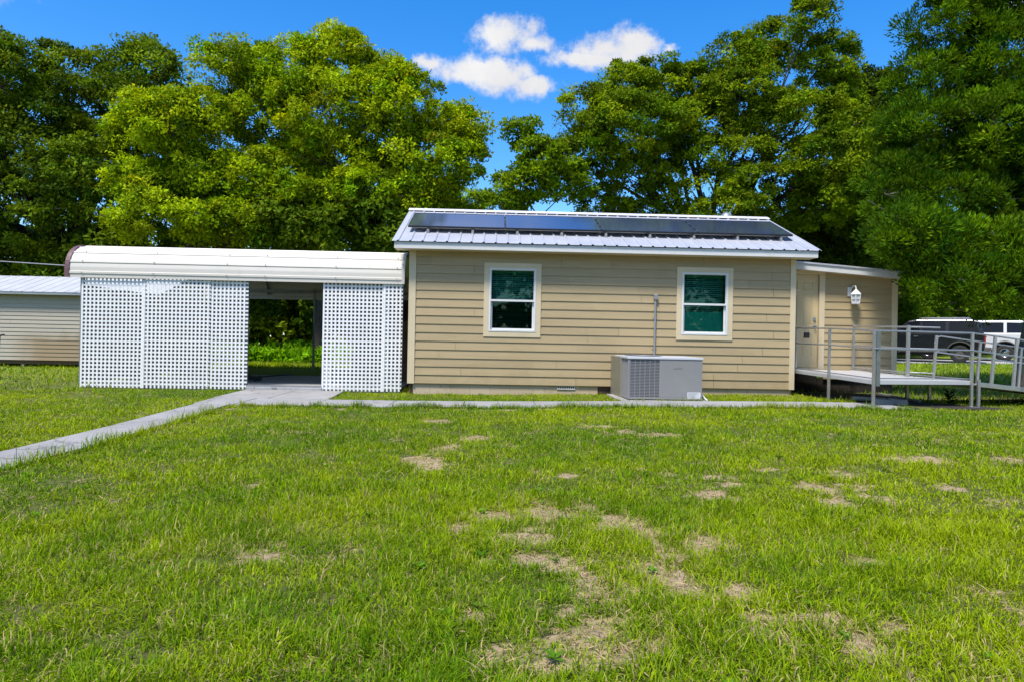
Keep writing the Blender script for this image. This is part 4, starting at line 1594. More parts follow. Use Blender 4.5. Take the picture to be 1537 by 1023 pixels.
Lp = A.lerp(B, 0.60)
LpP = Lp + Vector((-0.05, 0, 0))
post(B.x - 0.01, B.y - 0.03, 1.425)
rp(MB().box(B.x + 0.030, B.x + 0.095, B.y - 0.045, B.y - 0.005, 0.47, 1.405), 'shaded_face', M['alushade'], bevel=0.004)  # dark box: the corner post's shaded face put into colour
post(LpP.x, LpP.y, 1.46)
post(Cc.x + 0.01, Cc.y - 0.04, 1.425)
post(Cc.x + 0.125, Cc.y - 0.06, 0.60, s=0.045)
post(D.x - 0.18, D.y + 0.06, 1.575, s=0.055)
post(D.x + 0.16, D.y - 0.1, 0.535, s=0.05)
post(A.x + 0.22, A.y - 0.16, 1.53, 0.62, 0.035)
post(7.93, 14.70, 1.62, 0.66, 0.045)
for (x, y) in ((B.x - 0.01, B.y - 0.03), (Cc.x + 0.01, Cc.y - 0.04)):
    rp(MB().box(x - 0.07, x + 0.07, y - 0.07, y + 0.07, Gf(x, y) - 0.01, Gf(x, y) + 0.018), 'foot_plate', M['alu'])
# left side rails
a0 = (A.x + 0.20, A.y - 0.18)
rail([(a0[0], a0[1], 1.52), (LpP.x, LpP.y, 1.475), (B.x - 0.01, B.y - 0.03, 1.415), (Cc.x + 0.01, Cc.y - 0.045, 1.415)])
rail([(a0[0], a0[1], 1.19), (LpP.x, LpP.y, 1.165), (B.x - 0.01, B.y - 0.055, 1.11), (Cc.x + 0.01, Cc.y - 0.065, 1.11)])
# far side rails
rail([(7.93, 14.69, 1.58), (D.x - 0.18, D.y + 0.06, 1.545), (8.80, D.y - 0.02, 1.54)])
rail([(7.93, 14.69, 1.18), (D.x - 0.18, D.y + 0.06, 1.125), (8.74, D.y - 0.02, 1.12)])
rail([(7.93, 14.69, 0.70), (D.x - 0.18, D.y + 0.06, 0.66), (8.65, 13.08, 0.65)], 0.012)
# sloping section to the right
dr = Vector((0.968, 0.250, -0.0875))
N0 = Vector((8.70, 11.93, 0.545))
F0 = Vector((8.42, 13.08, 0.545))
LEN = 4.4
mb = MB()
i = len(mb.v)
tp = [N0, N0 + dr * LEN, F0 + dr * LEN, F0]
for p in tp:
    mb.v.append(tuple(p - Vector((0, 0, 0.02))))
for p in tp:
    mb.v.append(tuple(p - Vector((0, 0, 0.05))))
mb.f += [(0, 1, 2, 3), (7, 6, 5, 4)] + [(k, 4 + k, 4 + (k + 1) % 4, (k + 1) % 4) for k in range(4)]
rp(mb, 'ramp_deck', M['aludeck'])
for P0 in (N0, F0):
    rp(MB().bar(P0 - Vector((0, 0, 0.035)), P0 + dr * LEN - Vector((0, 0, 0.035)), 0.04, 0.085), 'edge_channel', M['alu'], bevel=0.006)
lean = Vector((0.085, 0.02, 1.0)).normalized()
for P0, ks in ((N0, (0.32, 0.84, 1.9, 3.0, 4.0)), (F0, (0.28, 1.4, 2.5, 3.6))):
    for k in ks:
        b = P0 + dr * k
        rp(MB().bar(b - Vector((0, 0, 0.06)), b + lean * 0.87, 0.045, 0.045, (0, 1, 0)), 'leaning_post', M['alu'], bevel=0.005)
    for h in (0.86, 0.55):
        s = -0.12 if P0 is N0 else 0.30
        a = P0 + dr * s + lean * h
        b = P0 + dr * LEN + lean * h
        if P0 is F0 and h > 0.8:
            pts = [a + Vector((0.02, 0, -0.30)), a + Vector((-0.05, 0, -0.14)), a + Vector((-0.03, 0, -0.04)), a + Vector((0.06, 0, 0.0)), b]
        elif P0 is F0:
            pts = [a, b]
        else:
            pts = [Vector((Cc.x + 0.01, Cc.y - 0.045, 1.415 if h > 0.8 else 1.11)), a + dr * 0.3, b]
        rail(pts, 0.016)
rp(MB().tube([(9.86, 12.10, 0.1), (9.86, 12.10, 0.53)], 0.028, 10), 'stub_post', M['alu'], smooth=True)
t = thing('lockbox', 'small black key lockbox hanging from the ramp handrail before the door', 'lockbox', (6.66, 14.1, 1.4))
hx, hy = 6.70, 14.30
kk = (Lp.y - hy)
mb = MB().box(hx - 0.055, hx + 0.055, hy - 0.03, hy + 0.03, 1.30, 1.42)
hpart(mb, 'body', M['black'], parent=t, bevel=0.01)
mb = MB().tube([(hx - 0.03, hy, 1.42), (hx - 0.03, hy, 1.50), (hx, hy, 1.53), (hx + 0.03, hy, 1.50), (hx + 0.03, hy, 1.42)], 0.008, 8)
hpart(mb, 'shackle', M['steelgrey'], parent=t, smooth=True)

# bits lying under the ramp
mb = MB().tube([(6.85, 12.72, 0.17), (7.35, 12.45, 0.17)], 0.04, 12)
tag(mb.build('drain_pipe', M['pvc'], smooth=True), 'grey plastic pipe lying on the bare soil under the ramp', 'pipe')
for (x, y, rz, sx, lab) in ((7.05, 12.05, 0.3, 1.0, 'broken grey paving block under the ramp beside the pipe end'), (7.38, 12.15, -0.2, 0.8, 'small pale paving block beneath the ramp, right of the broken one'),):
    mb = MB()
    mb.prism([(-0.2, -0.09), (0.17, -0.1), (0.2, 0.05), (0.05, 0.1), (-0.18, 0.08)], (0.0, 0.10), lambda u, v, e: (u * sx, v, e))
    o = mb.build('paving_block', M['concrete'], bevel=0.01)
    o.location = (x, y, Gf(x, y) + 0.01)
    o.rotation_euler = (0.05, 0.06, rz)
    tag(o, lab, 'paving block', 'broken blocks under the ramp')
mb = MB()
ed = [(8.22, 12.80), (8.45, 14.6)]
for p, q in zip(ed[:-1], ed[1:]):
    mb.bar((p[0], p[1], Gf(*p) + 0.01), (q[0], q[1], Gf(*q) + 0.01), 0.05, 0.06)
tag(mb.build('bed_edging', M['pvc'], bevel=0.005), 'pale edging strip round the dark soil under the ramp', 'edging')


# ------------------------------------------------------------------ vehicles
def suv(name, label, loc, rz, paint, clad, wheel_z=0.37, rack=True, length=5.1, wb=1.5, pil=0.91):
    """front points to local -x; the origin is on the ground between the axles"""
    t = thing(name, label, 'suv', loc, rz)
    P = lambda mb, n, m, par=None, **k: mb.build(n, M[m], par or t, **k)
    F_, R_ = -length / 2, length / 2
    arch = lambda cx: [(cx + 0.47 * cos(a), 0.40 + 0.47 * sin(a)) for a in np.linspace(pi, 0, 9)]
    low = [(F_ + 0.05, 0.45), (F_, 0.75), (F_ + 0.06, 1.05), (F_ + 0.25, 1.13), (-1.15, 1.20), (-1.0, 1.24), (R_ - 0.1, 1.26), (R_ - 0.01, 1.15), (R_, 0.6), (R_ - 0.06, 0.42)]
    outline = [(F_ + 0.05, 0.45)] + low[1:] + list(reversed([(x, z) for x, z in arch(wb)])) + list(reversed(arch(-wb)))
    mb = MB()
    poly = low + [(wb + 0.47, 0.40)] + arch(wb)[::-1][1:] + [(-wb + 0.47, 0.40)] + arch(-wb)[::-1][1:]
    mb.prism(poly, (-0.93, 0.93), lambda u, v, e: (u, e, v))
    P(mb, 'body', paint, bevel=0.07, seg=3)
    P(MB().box(-wb - 0.6, wb + 0.6, -0.70, 0.70, 0.32, 0.98), 'underbody', 'rubber')
    # cabin: tapered inwards
    cab_ = [(-1.25, 1.20), (-0.55, 1.78), (-0.25, 1.84), (R_ - 0.45, 1.84), (R_ - 0.22, 1.76), (R_ - 0.04, 1.22)]
    mb = MB()
    i = len(mb.v)
    n = len(cab_)
    wy = lambda z: 0.90 - 0.20 * max(0, (z - 1.2) / 0.64)
    for sgn in (-1, 1):
        for (x, z) in cab_:
            mb.v.append((x, sgn * wy(z), z))
    mb.f += [tuple(range(n)), tuple(range(2 * n - 1, n - 1, -1))] + [(k, n + k, n + (k + 1) % n, (k + 1) % n) for k in range(n)]
    P(mb, 'cabin', paint, bevel=0.06, seg=3)
    # side glass
    xr = R_ - 0.30
    gl = [[(-0.98, 1.28), (-0.46, 1.72), (-0.1, 1.74), (-0.1, 1.28)], [(0.0, 1.28), (0.0, 1.74), (pil - 0.06, 1.74), (pil - 0.06, 1.28)], [(pil + 0.06, 1.28), (pil + 0.06, 1.74), (xr - 0.08, 1.72), (xr + 0.10, 1.28)]]
    for sgn in (-1, 1):
        for g_ in gl:
            mb = MB()
            mb.prism(g_, (0, 1), lambda u, v, e: (u, sgn * (wy(v) + 0.004 + 0.004 * e), v))
            P(mb, 'side_window', 'carglass')
    mb = MB()
    mb.face([(-1.19, -0.74, 1.265), (-1.19, 0.74, 1.265), (-0.60, 0.64, 1.755), (-0.60, -0.64, 1.755)])
    o = P(mb, 'windscreen', 'carglass')
    for v in o.data.vertices:
        v.co += Vector((-0.012, 0, 0.012))
    mb = MB()
    mb.face([(R_ - 0.065, -0.72, 1.30), (R_ - 0.065, 0.72, 1.30), (R_ - 0.215, 0.62, 1.73), (R_ - 0.215, -0.62, 1.73)])
    o = P(mb, 'rear_window', 'carglass')
    for v in o.data.vertices:
        v.co += Vector((0.014, 0, 0.006))
    # lower cladding and bumpers
    mb = MB()
    for sgn in (-1, 1):
        mb.box(-wb + 0.5, wb - 0.5, sgn * 0.935 - 0.012, sgn * 0.935 + 0.012, 0.44, 0.60)
    P(mb, 'side_cladding', clad, bevel=0.008)
    P(MB().box(F_ - 0.10, F_ + 0.08, -0.92, 0.92, 0.46, 0.70), 'bumper', clad, bevel=0.04)
    P(MB().box(R_ - 0.08, R_ + 0.12, -0.92, 0.92, 0.46, 0.68), 'bumper', 'chrome' if paint == 'whitepaint' else clad, bevel=0.04)
    P(MB().box(F_ - 0.015, F_ + 0.05, -0.55, 0.55, 0.78, 1.0), 'radiator_grille', 'black', bevel=0.01)
    for sgn in (-1, 1):
        P(MB().box(F_ - 0.02, F_ + 0.14, sgn * 0.74 - 0.16, sgn * 0.74 + 0.16, 0.80, 1.0), 'headlight', 'amberlens', bevel=0.02)
        P(MB().box(R_ - 0.05, R_ + 0.012, sgn * 0.86 - 0.065, sgn * 0.86 + 0.065, 0.78, 1.22), 'tail_light', 'redlens', bevel=0.01)
        P(MB().box(-1.02, -0.90, sgn * 1.02 - 0.09, sgn * 1.02 + 0.09, 1.22, 1.40), 'mirror', paint, bevel=0.03)
        for cx in (-wb, wb):
            wob = MB().lathe([(0.20, -0.10), (0.30, -0.115), (0.355, -0.10), (0.37, -0.05), (0.37, 0.05), (0.355, 0.10), (0.30, 0.115), (0.20, 0.10)], (cx, sgn * 0.83, 0.37), 28, 'Y')
            wh = P(wob, 'wheel', 'rubber', smooth=True)
            rim = MB().lathe([(0.0, sgn * 0.085), (0.05, sgn * 0.09), (0.06, sgn * 0.06), (0.17, sgn * 0.05), (0.20, sgn * 0.10), (0.205, 0.0), (0.0, 0.0)], (cx, sgn * 0.83, 0.37), 20, 'Y')
            P(rim, 'rim', 'greycladding' if paint == 'darkpaint' else 'chrome', wh, smooth=True)
            P(MB().tube([(cx + 0.485 * cos(a), sgn * 0.935, 0.40 + 0.485 * sin(a)) for a in np.linspace(0, pi, 14)], 0.025, 6), 'fender_flare', clad, smooth=True)
        for x in (0.72, -0.25):
            P(MB().box(x - 0.09, x + 0.09, sgn * 0.945 - 0.012, sgn * 0.945 + 0.012, 1.08, 1.115), 'door_handle', 'chrome' if paint != 'whitepaint' else 'black', bevel=0.006)
        if rack:
            mb = MB().tube([(-0.15, sgn * 0.62, 1.84), (-0.10, sgn * 0.62, 1.905), (R_ - 0.6, sgn * 0.62, 1.905), (R_ - 0.5, sgn * 0.62, 1.84)], 0.02, 8)
            for x in (0.4, 1.1):
                mb.box(x - 0.03, x + 0.03, sgn * 0.62 - 0.015, sgn * 0.62 + 0.015, 1.835, 1.89)
            P(mb, 'roof_rail', 'alu', smooth=True)
    P(MB().box(R_ - 0.005, R_ + 0.02, -0.12, 0.12, 1.04, 1.09), 'tailgate_handle', 'black', bevel=0.006)
    P(MB().box(R_ - 0.002, R_ + 0.012, -0.20, 0.20, 0.80, 0.94), 'plate_recess', 'greycladding', bevel=0.004)
    return t


def park(name, label, x, y, rz, *a, **k):
    t = suv(name, label, (x, y, Gf(x, y) + 0.01), rz, *a, **k)
    return t


park('parked_suv', 'black suv with roof rails parked in front of the white one', 19.35, 30.0, radians(-35), 'darkpaint', 'greycladding', length=4.55, wb=1.38)
park('parked_suv', 'white suv parked half hidden behind the black one', 22.7, 32.0, radians(-35), 'whitepaint', 'greycladding', rack=False, pil=1.50)


# ------------------------------------------------------------------ foliage
def leaf_mesh(name, P, Dv, Nv, L, W, colr, m, parent=None):
    """kite-shaped leaves: base point, direction, normal, length, width arrays"""
    n = len(P)
    S = np.cross(Dv, Nv)
    S /= np.linalg.norm(S, axis=1, keepdims=True) + 1e-9
    L = L[:, None]
    W = W[:, None]
    v = np.empty((n, 4, 3), np.float32)
    v[:, 0] = P
    mid = P + Dv * L * 0.45
    v[:, 1] = mid + S * W * 0.5 + Nv * W * 0.12
    v[:, 2] = P + Dv * L - Nv * L * 0.12
    v[:, 3] = mid - S * W * 0.5 + Nv * W * 0.12
    loops = np.arange(n * 4)
    o = np_mesh(name, v.reshape(-1, 3), loops, np.full(n, 4), m, parent)
    a = o.data.attributes.new('col', 'FLOAT_COLOR', 'FACE')
    c = np.ones((n, 4), np.float32)
    c[:, :3] = colr
    a.data.foreach_set('color', c.ravel())
    return o


def unit(a):
    return a / (np.linalg.norm(a, axis=1, keepdims=True) + 1e-9)


LOBES = 11


def crown_arrays(blobs, n_leaves, leaf, clump_r, colors, depth_ratio=0.8, droop=0.0, upb=0.35, seed=0, fill=0.62, leaf_w=0.5,
                 mode='broad', per=242, cvar=0.16, rag=0.12, flatz=0.62):
    """blobs: (x, y, z, rx, rz). Twigs carry clumps, clumps carry rosettes, rosettes carry leaves."""
    r = np.random.default_rng(seed)
    vol = np.array([(b[3] * b[4]) for b in blobs])
    ncl = np.maximum(4, (n_leaves / per * vol / vol.sum())).astype(int)
    PP, DD, NN, CC, TIPS = [], [], [], [], []
    for b, k in zip(blobs, ncl):
        ctr = np.array(b[:3])
        rad = np.array([b[3], b[3] * depth_ratio, b[4]])
        d = unit(r.normal(size=(k, 3)) + np.array([0, -0.15, 0.2]))
        rr = fill + (1 - fill) * r.random(k) ** 0.7
        cr = clump_r * (0.55 + 0.9 * r.random(k))
        far = r.random(k) < rag
        rr[far] *= 1.10 + 0.16 * r.random(far.sum())
        cr[far] *= 0.6
        c = ctr + d * rad * rr[:, None]
        TIPS.append(c[:: max(1, k // 6)])
        hue = r.normal(size=k) * cvar
        mixv = np.clip(r.normal(0.5, 0.28, size=k), 0, 1)
        lob = unit(r.normal(size=(k, LOBES, 3)).reshape(-1, 3) + np.repeat(d, LOBES, 0) * 0.35 + np.array([0, 0, 0.55])).reshape(k, LOBES, 3)
        idx_ = np.repeat(np.arange(k), per)
        m_ = len(idx_)
        li = np.tile(np.arange(per) % LOBES, k)
        lv = lob[idx_, li]
        ld = unit(r.normal(size=(m_, 3)) + np.array([0, 0, 0.35]))
        flat = np.array([1.0, 1.0, flatz])
        p = c[idx_] + (lv * 0.72 + ld * (0.27 + 0.16 * r.random((m_, 1)))) * cr[idx_][:, None] * flat
        outw = unit(ld * 0.75 + lv * 0.45 + d[idx_] * 0.2)
        if mode == 'broad':
            dirv_ = unit(outw * 0.5 + r.normal(size=(m_, 3)) * 0.75 + np.array([0, 0, -droop]))
            nrm = unit(outw * 0.9 + np.array([0, 0, upb]) + r.normal(size=(m_, 3)) * 0.38)
        else:   # feathery sprays
            dirv_ = unit(lv * 0.6 + ld * 0.45 + r.normal(size=(m_, 3)) * 0.25 + np.array([0, 0, 0.35 - droop]))
            nrm = unit(outw * 0.7 + np.array([0, 0, upb]) + r.normal(size=(m_, 3)) * 0.5)
        nrm = unit(nrm - dirv_ * np.sum(nrm * dirv_, axis=1, keepdims=True))
        base = np.array(colors[0]) * (1 - mixv[:, None]) + np.array(colors[1]) * mixv[:, None]
        lobv = 1 + 0.12 * r.normal(size=(k, LOBES))
        col_ = base[idx_] * (1 + hue[idx_][:, None]) * lobv[idx_, li][:, None] * (1 + 0.13 * r.normal(size=(m_, 1)))
        old_ = r.random(m_) < 0.012
        col_[old_] = col_[old_] * np.array([1.7, 1.0, 0.9])
        PP.append(p)
        DD.append(dirv_)
        NN.append(nrm)
        CC.append(np.clip(col_, 0.004, 0.6))
    P = np.concatenate(PP)
    L = leaf * (0.65 + 0.7 * r.random(len(P)))
    W = L * leaf_w * (0.8 + 0.4 * r.random(len(P)))
    return P, np.concatenate(DD), np.concatenate(NN), L, W, np.concatenate(CC), np.concatenate(TIPS)


def limbs_mesh(base, trunk_r, fork_z, blobs, tips, seed, lean=(0, 0), twigs=True):
    """tapered trunk, limbs to every blob, twigs to some of the clumps"""
    r = random.Random(seed)
    mb = MB()
    bx, by, bz = base
    fk = Vector((bx + lean[0], by + lean[1], fork_z))
    n = 6
    pts, rad = [], []
    for k in range(n + 1):
        u = k / n
        pts.append((bx + lean[0] * u + 0.06 * sin(3 * u + seed), by + lean[1] * u + 0.05 * cos(4 * u + seed), bz - 0.15 + (fork_z - bz + 0.15) * u))
        rad.append(trunk_r * (1.35 - 0.25 * min(1, u * 4) - 0.30 * u))
    mb.tube(pts, rad, 12)
    end = Vector(pts[-1])
    for b in blobs:
        c = Vector(b[:3])
        d = c - end
        mid = end + d * 0.45 + Vector((r.uniform(-0.3, 0.3), r.uniform(-0.3, 0.3), abs(d.length) * 0.06))
        q = end + d * 0.75 + Vector((r.uniform(-0.25, 0.25), r.uniform(-0.25, 0.25), d.length * 0.03))
        tr = trunk_r * 0.42 * min(1.0, max(0.35, b[3] / 2.0))
        mb.tube([end, mid, q, c], [tr * 1.3, tr * 0.9, tr * 0.6, tr * 0.3], 7)
        if twigs:
            for _ in range(5):
                e = c + Vector((r.uniform(-1, 1) * b[3], r.uniform(-1, 1) * b[3] * 0.8, r.uniform(-0.6, 1) * b[4])) * 0.95
                s = mid.lerp(c, r.uniform(0.3, 1.0))
                m2 = s.lerp(e, 0.5) + Vector((r.uniform(-0.2, 0.2), r.uniform(-0.2, 0.2), r.uniform(-0.1, 0.25)))
                mb.tube([s, m2, e], [tr * 0.38, tr * 0.24, 0.012], 5)
    return mb


def tree(name, label, base_xy, trunk_r, fork_z, blobs, n_leaves, leaf, clump_r, colors, seed, bark='bark', group=None, lean=(0, 0), **kw):
    x, y = base_xy
    z = Gf(x, y)
    t = thing(name, label, 'tree', (x, y, z), 0, group)
    blobs = [(b[0], b[1], b[2] - 0.16 * clump_r, max(0.35, b[3] - 0.26 * clump_r), max(0.3, b[4] - 0.36 * clump_r)) for b in blobs]
    arr = crown_arrays(blobs, n_leaves, leaf, clump_r, colors, seed=seed, **kw)
    o = leaf_mesh('crown', *arr[:6], M['leaf'])
    o.parent = t
    o.matrix_parent_inverse = Matrix.Translation((-x, -y, -z))
    hpart(limbs_mesh((x, y, z), trunk_r, fork_z, blobs, arr[6], seed, lean), 'trunk', M[bark], parent=t, smooth=True)
    return t


def zip_depth(lst, y, spread, seed):
    r = random.Random(seed)
    out = []
    for (a, z, rx, rz) in lst:
        out.append((a, y + r.uniform(-spread, spread), z, rx, rz))
    return out


DARK = [(0.042, 0.095, 0.004), (0.150, 0.215, 0.007)]
LIME = [(0.115, 0.225, 0.003), (0.36, 0.44, 0.006)]
DEEP = [(0.020, 0.048, 0.003), (0.078, 0.120, 0.006)]
MIDG = [(0.050, 0.130, 0.004), (0.140, 0.235, 0.006)]
OAK = [(0.055, 0.125, 0.003), (0.225, 0.305, 0.006)]
CONI = [(0.022, 0.080, 0.002), (0.132, 0.232, 0.004)]
FGRP = 'trees behind the house and carport'

tA = [(-18.65,10.83,1.98,1.84),(-16.76,11.15,1.58,1.58),(-14.23,11.62,1.58,1.32),(-13.19,10.87,1.19,1.19),(-15.33,9.51,2.50,1.84),(-18.09,8.27,2.90,2.11),(-20.64,10.00,2.11,2.37),(-20.82,6.14,2.37,2.63),(-17.55,5.97,3.16,2.24),(-14.51,6.56,2.37,2.11),(-16.24,3.67,3.16,1.32),(-12.76,8.42,1.05,1.84)]
tree('oak_tree', 'tall dark green oak rising behind the beige shed', (-17.0, 28.0), 0.45, 4.0, zip_depth(tA, 27, 1.2, 1), 130000, 0.15, 0.70, DARK, 11, group=FGRP, droop=0.25, cvar=0.24)
tB = [(-11.92,9.26,1.38,0.73),(-12.79,8.33,0.96,0.92),(-11.12,8.27,1.38,0.96),(-10.02,8.75,1.03,0.92),(-11.86,6.33,1.72,1.03),(-10.20,6.71,1.60,1.03),(-8.64,6.64,1.26,1.03),(-10.95,5.11,2.29,0.92),(-8.95,5.16,1.60,0.87),(-7.86,7.11,0.57,0.80)]
tree('broadleaf_tree', 'lime green tree with puffy foliage right behind the carport roof', (-10.6, 25.2), 0.26, 3.4, zip_depth(tB, 24.2, 0.6, 2), 95000, 0.13, 0.52, LIME, 12, group=FGRP, upb=0.4, flatz=0.72, cvar=0.2)
tC = [(-9.61,10.59,1.22,1.10),(-7.83,11.01,1.59,1.17),(-5.92,11.15,1.46,1.17),(-4.34,10.40,1.46,1.10),(-8.28,9.19,1.95,1.46),(-5.88,9.02,1.95,1.59),(-3.36,9.58,1.46,1.34),(-1.77,9.01,1.46,1.10),(-0.95,8.0,0.8,1.1),(-2.47,7.54,1.95,1.22),(-4.88,7.11,1.95,1.46),(-7.04,6.93,1.46,1.46),(-3.65,5.93,2.68,0.73),(-6.29,5.62,2.20,0.85),(-1.5,6.3,1.1,0.61)]
tree('broadleaf_tree', 'large rounded yellow green tree left of the house roof', (-6.32, 24.9), 0.17, 4.4, zip_depth(tC, 25.3, 0.9, 3) + [(-5.6, 24.5, 7.5, 1.5, 1.1), (-4.1, 24.3, 6.3, 1.5, 1.0), (-6.7, 24.3, 6.0, 1.4, 0.9), (-2.6, 24.6, 6.3, 1.3, 0.9)], 205000, 0.13, 0.50, LIME, 13, group=FGRP, upb=0.4, flatz=0.8, cvar=0.2, lean=(0.1, 0.5), rag=0.2, fill=0.72)
tD = [(1.06,8.31,0.70,0.66),(1.71,7.63,0.94,0.89),(1.14,6.79,1.17,0.82),(-0.2,5.85,1.1,0.45),(0.5,6.1,0.9,0.45),(2.55,6.94,0.94,0.82)]
tree('broadleaf_tree', 'small airy tree in the gap above the solar panels', (1.6, 25.6), 0.14, 4.6, zip_depth(tD, 24.5, 0.6, 4), 19000, 0.14, 0.42, [(0.07, 0.15, 0.004), (0.20, 0.30, 0.006)], 14, group=FGRP)
tE = [(3.60,10.00,1.14,1.14),(4.87,10.93,1.14,1.07),(6.27,11.35,1.27,1.01),(7.82,11.27,1.40,1.07),(9.35,12.22,1.40,1.01),(11.03,13.04,1.14,1.01),(11.66,13.4,0.85,0.85),(12.61,12.20,1.27,1.01),(13.54,11.19,1.01,1.27),(9.90,10.83,2.03,1.27),(7.59,9.73,2.28,1.14),(5.03,9.15,2.03,1.14),(11.74,9.85,2.28,1.27),(3.51,8.21,1.40,1.01),(5.57,7.63,1.65,0.81),(8.65,8.35,2.03,0.89),(12.56,8.08,2.03,1.14),(10.49,7.38,1.52,0.63),(7.90,6.93,1.52,0.46),(4.4,6.6,1.4,0.7),(6.3,6.3,1.5,0.75),(8.7,6.1,1.5,0.8),(10.7,6.1,1.5,0.8),(12.5,6.4,1.5,0.9)]
tree('oak_tree', 'wide spreading live oak with dark limbs behind the house roof', (8.6, 27.4), 0.30, 4.2, zip_depth(tE, 26, 1.1, 5), 225000, 0.125, 0.50, OAK, 15, group=FGRP, cvar=0.22, rag=0.2, fill=0.70)
tF = [(17.39,13.63,1.36,1.06),(18.65,13.21,1.51,1.36),(17.11,11.62,1.81,1.51),(18.39,10.12,2.12,1.81),(16.87,8.24,2.12,1.81),(15.65,6.36,2.12,1.51),(18.16,5.81,2.42,1.81)]
tree('oak_tree', 'darker oak showing between the live oak and the near conifer', (17.2, 32.5), 0.4, 5.0, zip_depth(tF, 32, 1.2, 6), 70000, 0.19, 0.75, DEEP, 16, group=FGRP)
tG = [(9.33,7.63,0.99,0.79),(9.08,6.55,1.05,0.79),(10.17,6.99,1.05,1.05),(8.82,5.47,1.12,0.79),(9.92,5.50,1.19,0.92),(8.43,4.52,0.92,0.72),(9.40,4.14,1.32,0.92),(8.86,3.32,1.12,0.72),(9.97,3.07,1.19,0.79),(10.76,4.85,1.05,1.58),(9.16,2.45,0.92,0.46),(10.26,2.27,0.92,0.40),(11.08,2.83,0.92,0.92),(9.58,8.99,1.05,0.92),(10.96,8.77,1.19,1.45),(7.96,4.10,0.59,0.46),(8.18,3.44,0.59,0.53)]
tGb = []
for (a_, z_, rx_, rz_) in tG:
    k_ = 15.6 / 13.5 if z_ > 3.9 else 1.03
    tGb.append((a_ * k_, 13.5 * k_ + random.uniform(-0.4, 0.4), 1.12 + (z_ - 1.12) * k_, rx_ * k_, rz_ * k_))
tGb += [(8.80, 13.95, 3.40, 0.62, 0.50), (9.15, 13.9, 2.85, 0.6, 0.5), (9.9, 13.8, 2.45, 0.8, 0.5), (13.6, 15.0, 4.0, 1.6, 1.6), (14.0, 15.6, 7.0, 1.5, 1.6), (13.4, 16.4, 9.6, 1.4, 1.5), (13.6, 17.2, 5.5, 1.6, 1.6), (15.2, 16.0, 4.5, 1.4, 1.4), (13.8, 17.2, 3.2, 1.4, 0.9)]
tree('cedar_tree', 'near feathery cedar overhanging the ramp from the right edge', (13.4, 16.4), 0.32, 2.2, tGb, 400000, 0.100, 0.36, CONI, 17, bark='barkpale', mode='spray', leaf_w=0.30, per=242, droop=0.0, cvar=0.26, fill=0.55, flatz=0.85)

# lower trees and bushes of the wood edge
under = []
bushes = [
    ('understorey_tree', 'dark bushy tree behind the far left of the shed', (-21.5, 27.5), [(-21.5, 27.5, 2.6, 2.2, 2.0), (-20, 26.5, 4.2, 1.8, 1.6)], 14000, DARK),
    ('understorey_tree', 'dark bushy tree between the shed roof and the carport end', (-15.2, 26.6), [(-15.4, 26.4, 2.4, 2.4, 1.9), (-14.0, 26.0, 3.8, 1.7, 1.5)], 16000, DARK),
    ('understorey_tree', 'dark understorey tree behind the left half of the carport roof', (-10.2, 27.4), [(-10.4, 27.2, 2.5, 2.4, 2.1), (-9.0, 27.0, 4.2, 2.0, 1.6), (-11.8, 27.2, 4.0, 1.6, 1.5)], 20000, DARK),
    ('understorey_tree', 'deep green understorey tree behind the carport opening', (-3.4, 25.4), [(-7.2, 24.2, 5.0, 1.3, 0.9), (-5.6, 24.0, 5.2, 1.5, 1.1), (-3.9, 24.2, 5.1, 1.4, 1.0), (-2.4, 24.8, 4.9, 1.2, 0.9), (-5.4, 28.8, 2.8, 2.4, 1.8)], 42000, DARK),
    ('understorey_tree', 'deep green understorey tree beside the left end of the house roof', (-2.4, 27.8), [(-2.6, 27.6, 2.8, 2.4, 2.0), (-1.6, 27.2, 4.4, 1.8, 1.0), (-3.8, 27.4, 4.3, 1.6, 1.2)], 18000, MIDG),
    ('understorey_tree', 'low dark tree behind the middle of the solar panels', (4.2, 28.4), [(4.2, 28.2, 3.4, 2.6, 2.0), (6.6, 28.4, 3.6, 2.2, 1.9)], 16000, DARK),
    ('understorey_tree', 'low dark tree behind the right end of the solar panels', (10.8, 29.2), [(10.6, 29.0, 3.8, 2.6, 2.2), (12.6, 28.6, 5.0, 2.0, 1.7), (9.0, 29.0, 4.4, 1.6, 1.5)], 18000, DEEP),
    ('understorey_tree', 'dark tree standing over the roof of the lean-to', (13.8, 27.2), [(13.6, 27.0, 3.0, 2.2, 2.2), (14.6, 27.0, 5.4, 1.9, 1.8), (13.2, 26.8, 7.0, 1.6, 1.2)], 24000, DEEP),
    ('understorey_tree', 'green tree behind the parked vehicles', (20.5, 36.6), [(18.6, 36.4, 3.0, 2.6, 2.2), (21.6, 36.4, 3.2, 2.6, 2.4), (24.8, 36.2, 3.4, 2.6, 2.4), (20.4, 36.6, 6.2, 2.6, 1.8), (24.0, 36.6, 6.4, 2.6, 1.8), (27.5, 36.4, 4.2, 2.4, 2.8)], 34000, MIDG),
    ('understorey_tree', 'leafy tree filling the gap between lean-to and vehicles', (15.6, 33.8), [(15.2, 33.6, 2.8, 2.0, 1.9), (16.8, 33.6, 4.4, 1.8, 1.5)], 14000, DEEP),
]
for k, (nm, lab, xy, bl, nl, colr) in enumerate(bushes):
    tree(nm, lab, xy, 0.13, 1.9, bl, nl, 0.19, 0.62, colr, 40 + k, group='understorey trees along the wood edge')
# bright shrub tips over the carport's left end
tree('shrub', 'bright lime shrub peeping over the left end of the carport', (-13.0, 24.2), 0.05, 2.0,
     [(-13.3, 24.2, 3.55, 0.75, 0.42), (-12.4, 24.0, 3.3, 0.6, 0.4), (-11.6, 24.0, 3.15, 0.5, 0.35)], 6000, 0.15, 0.3, LIME, 61)


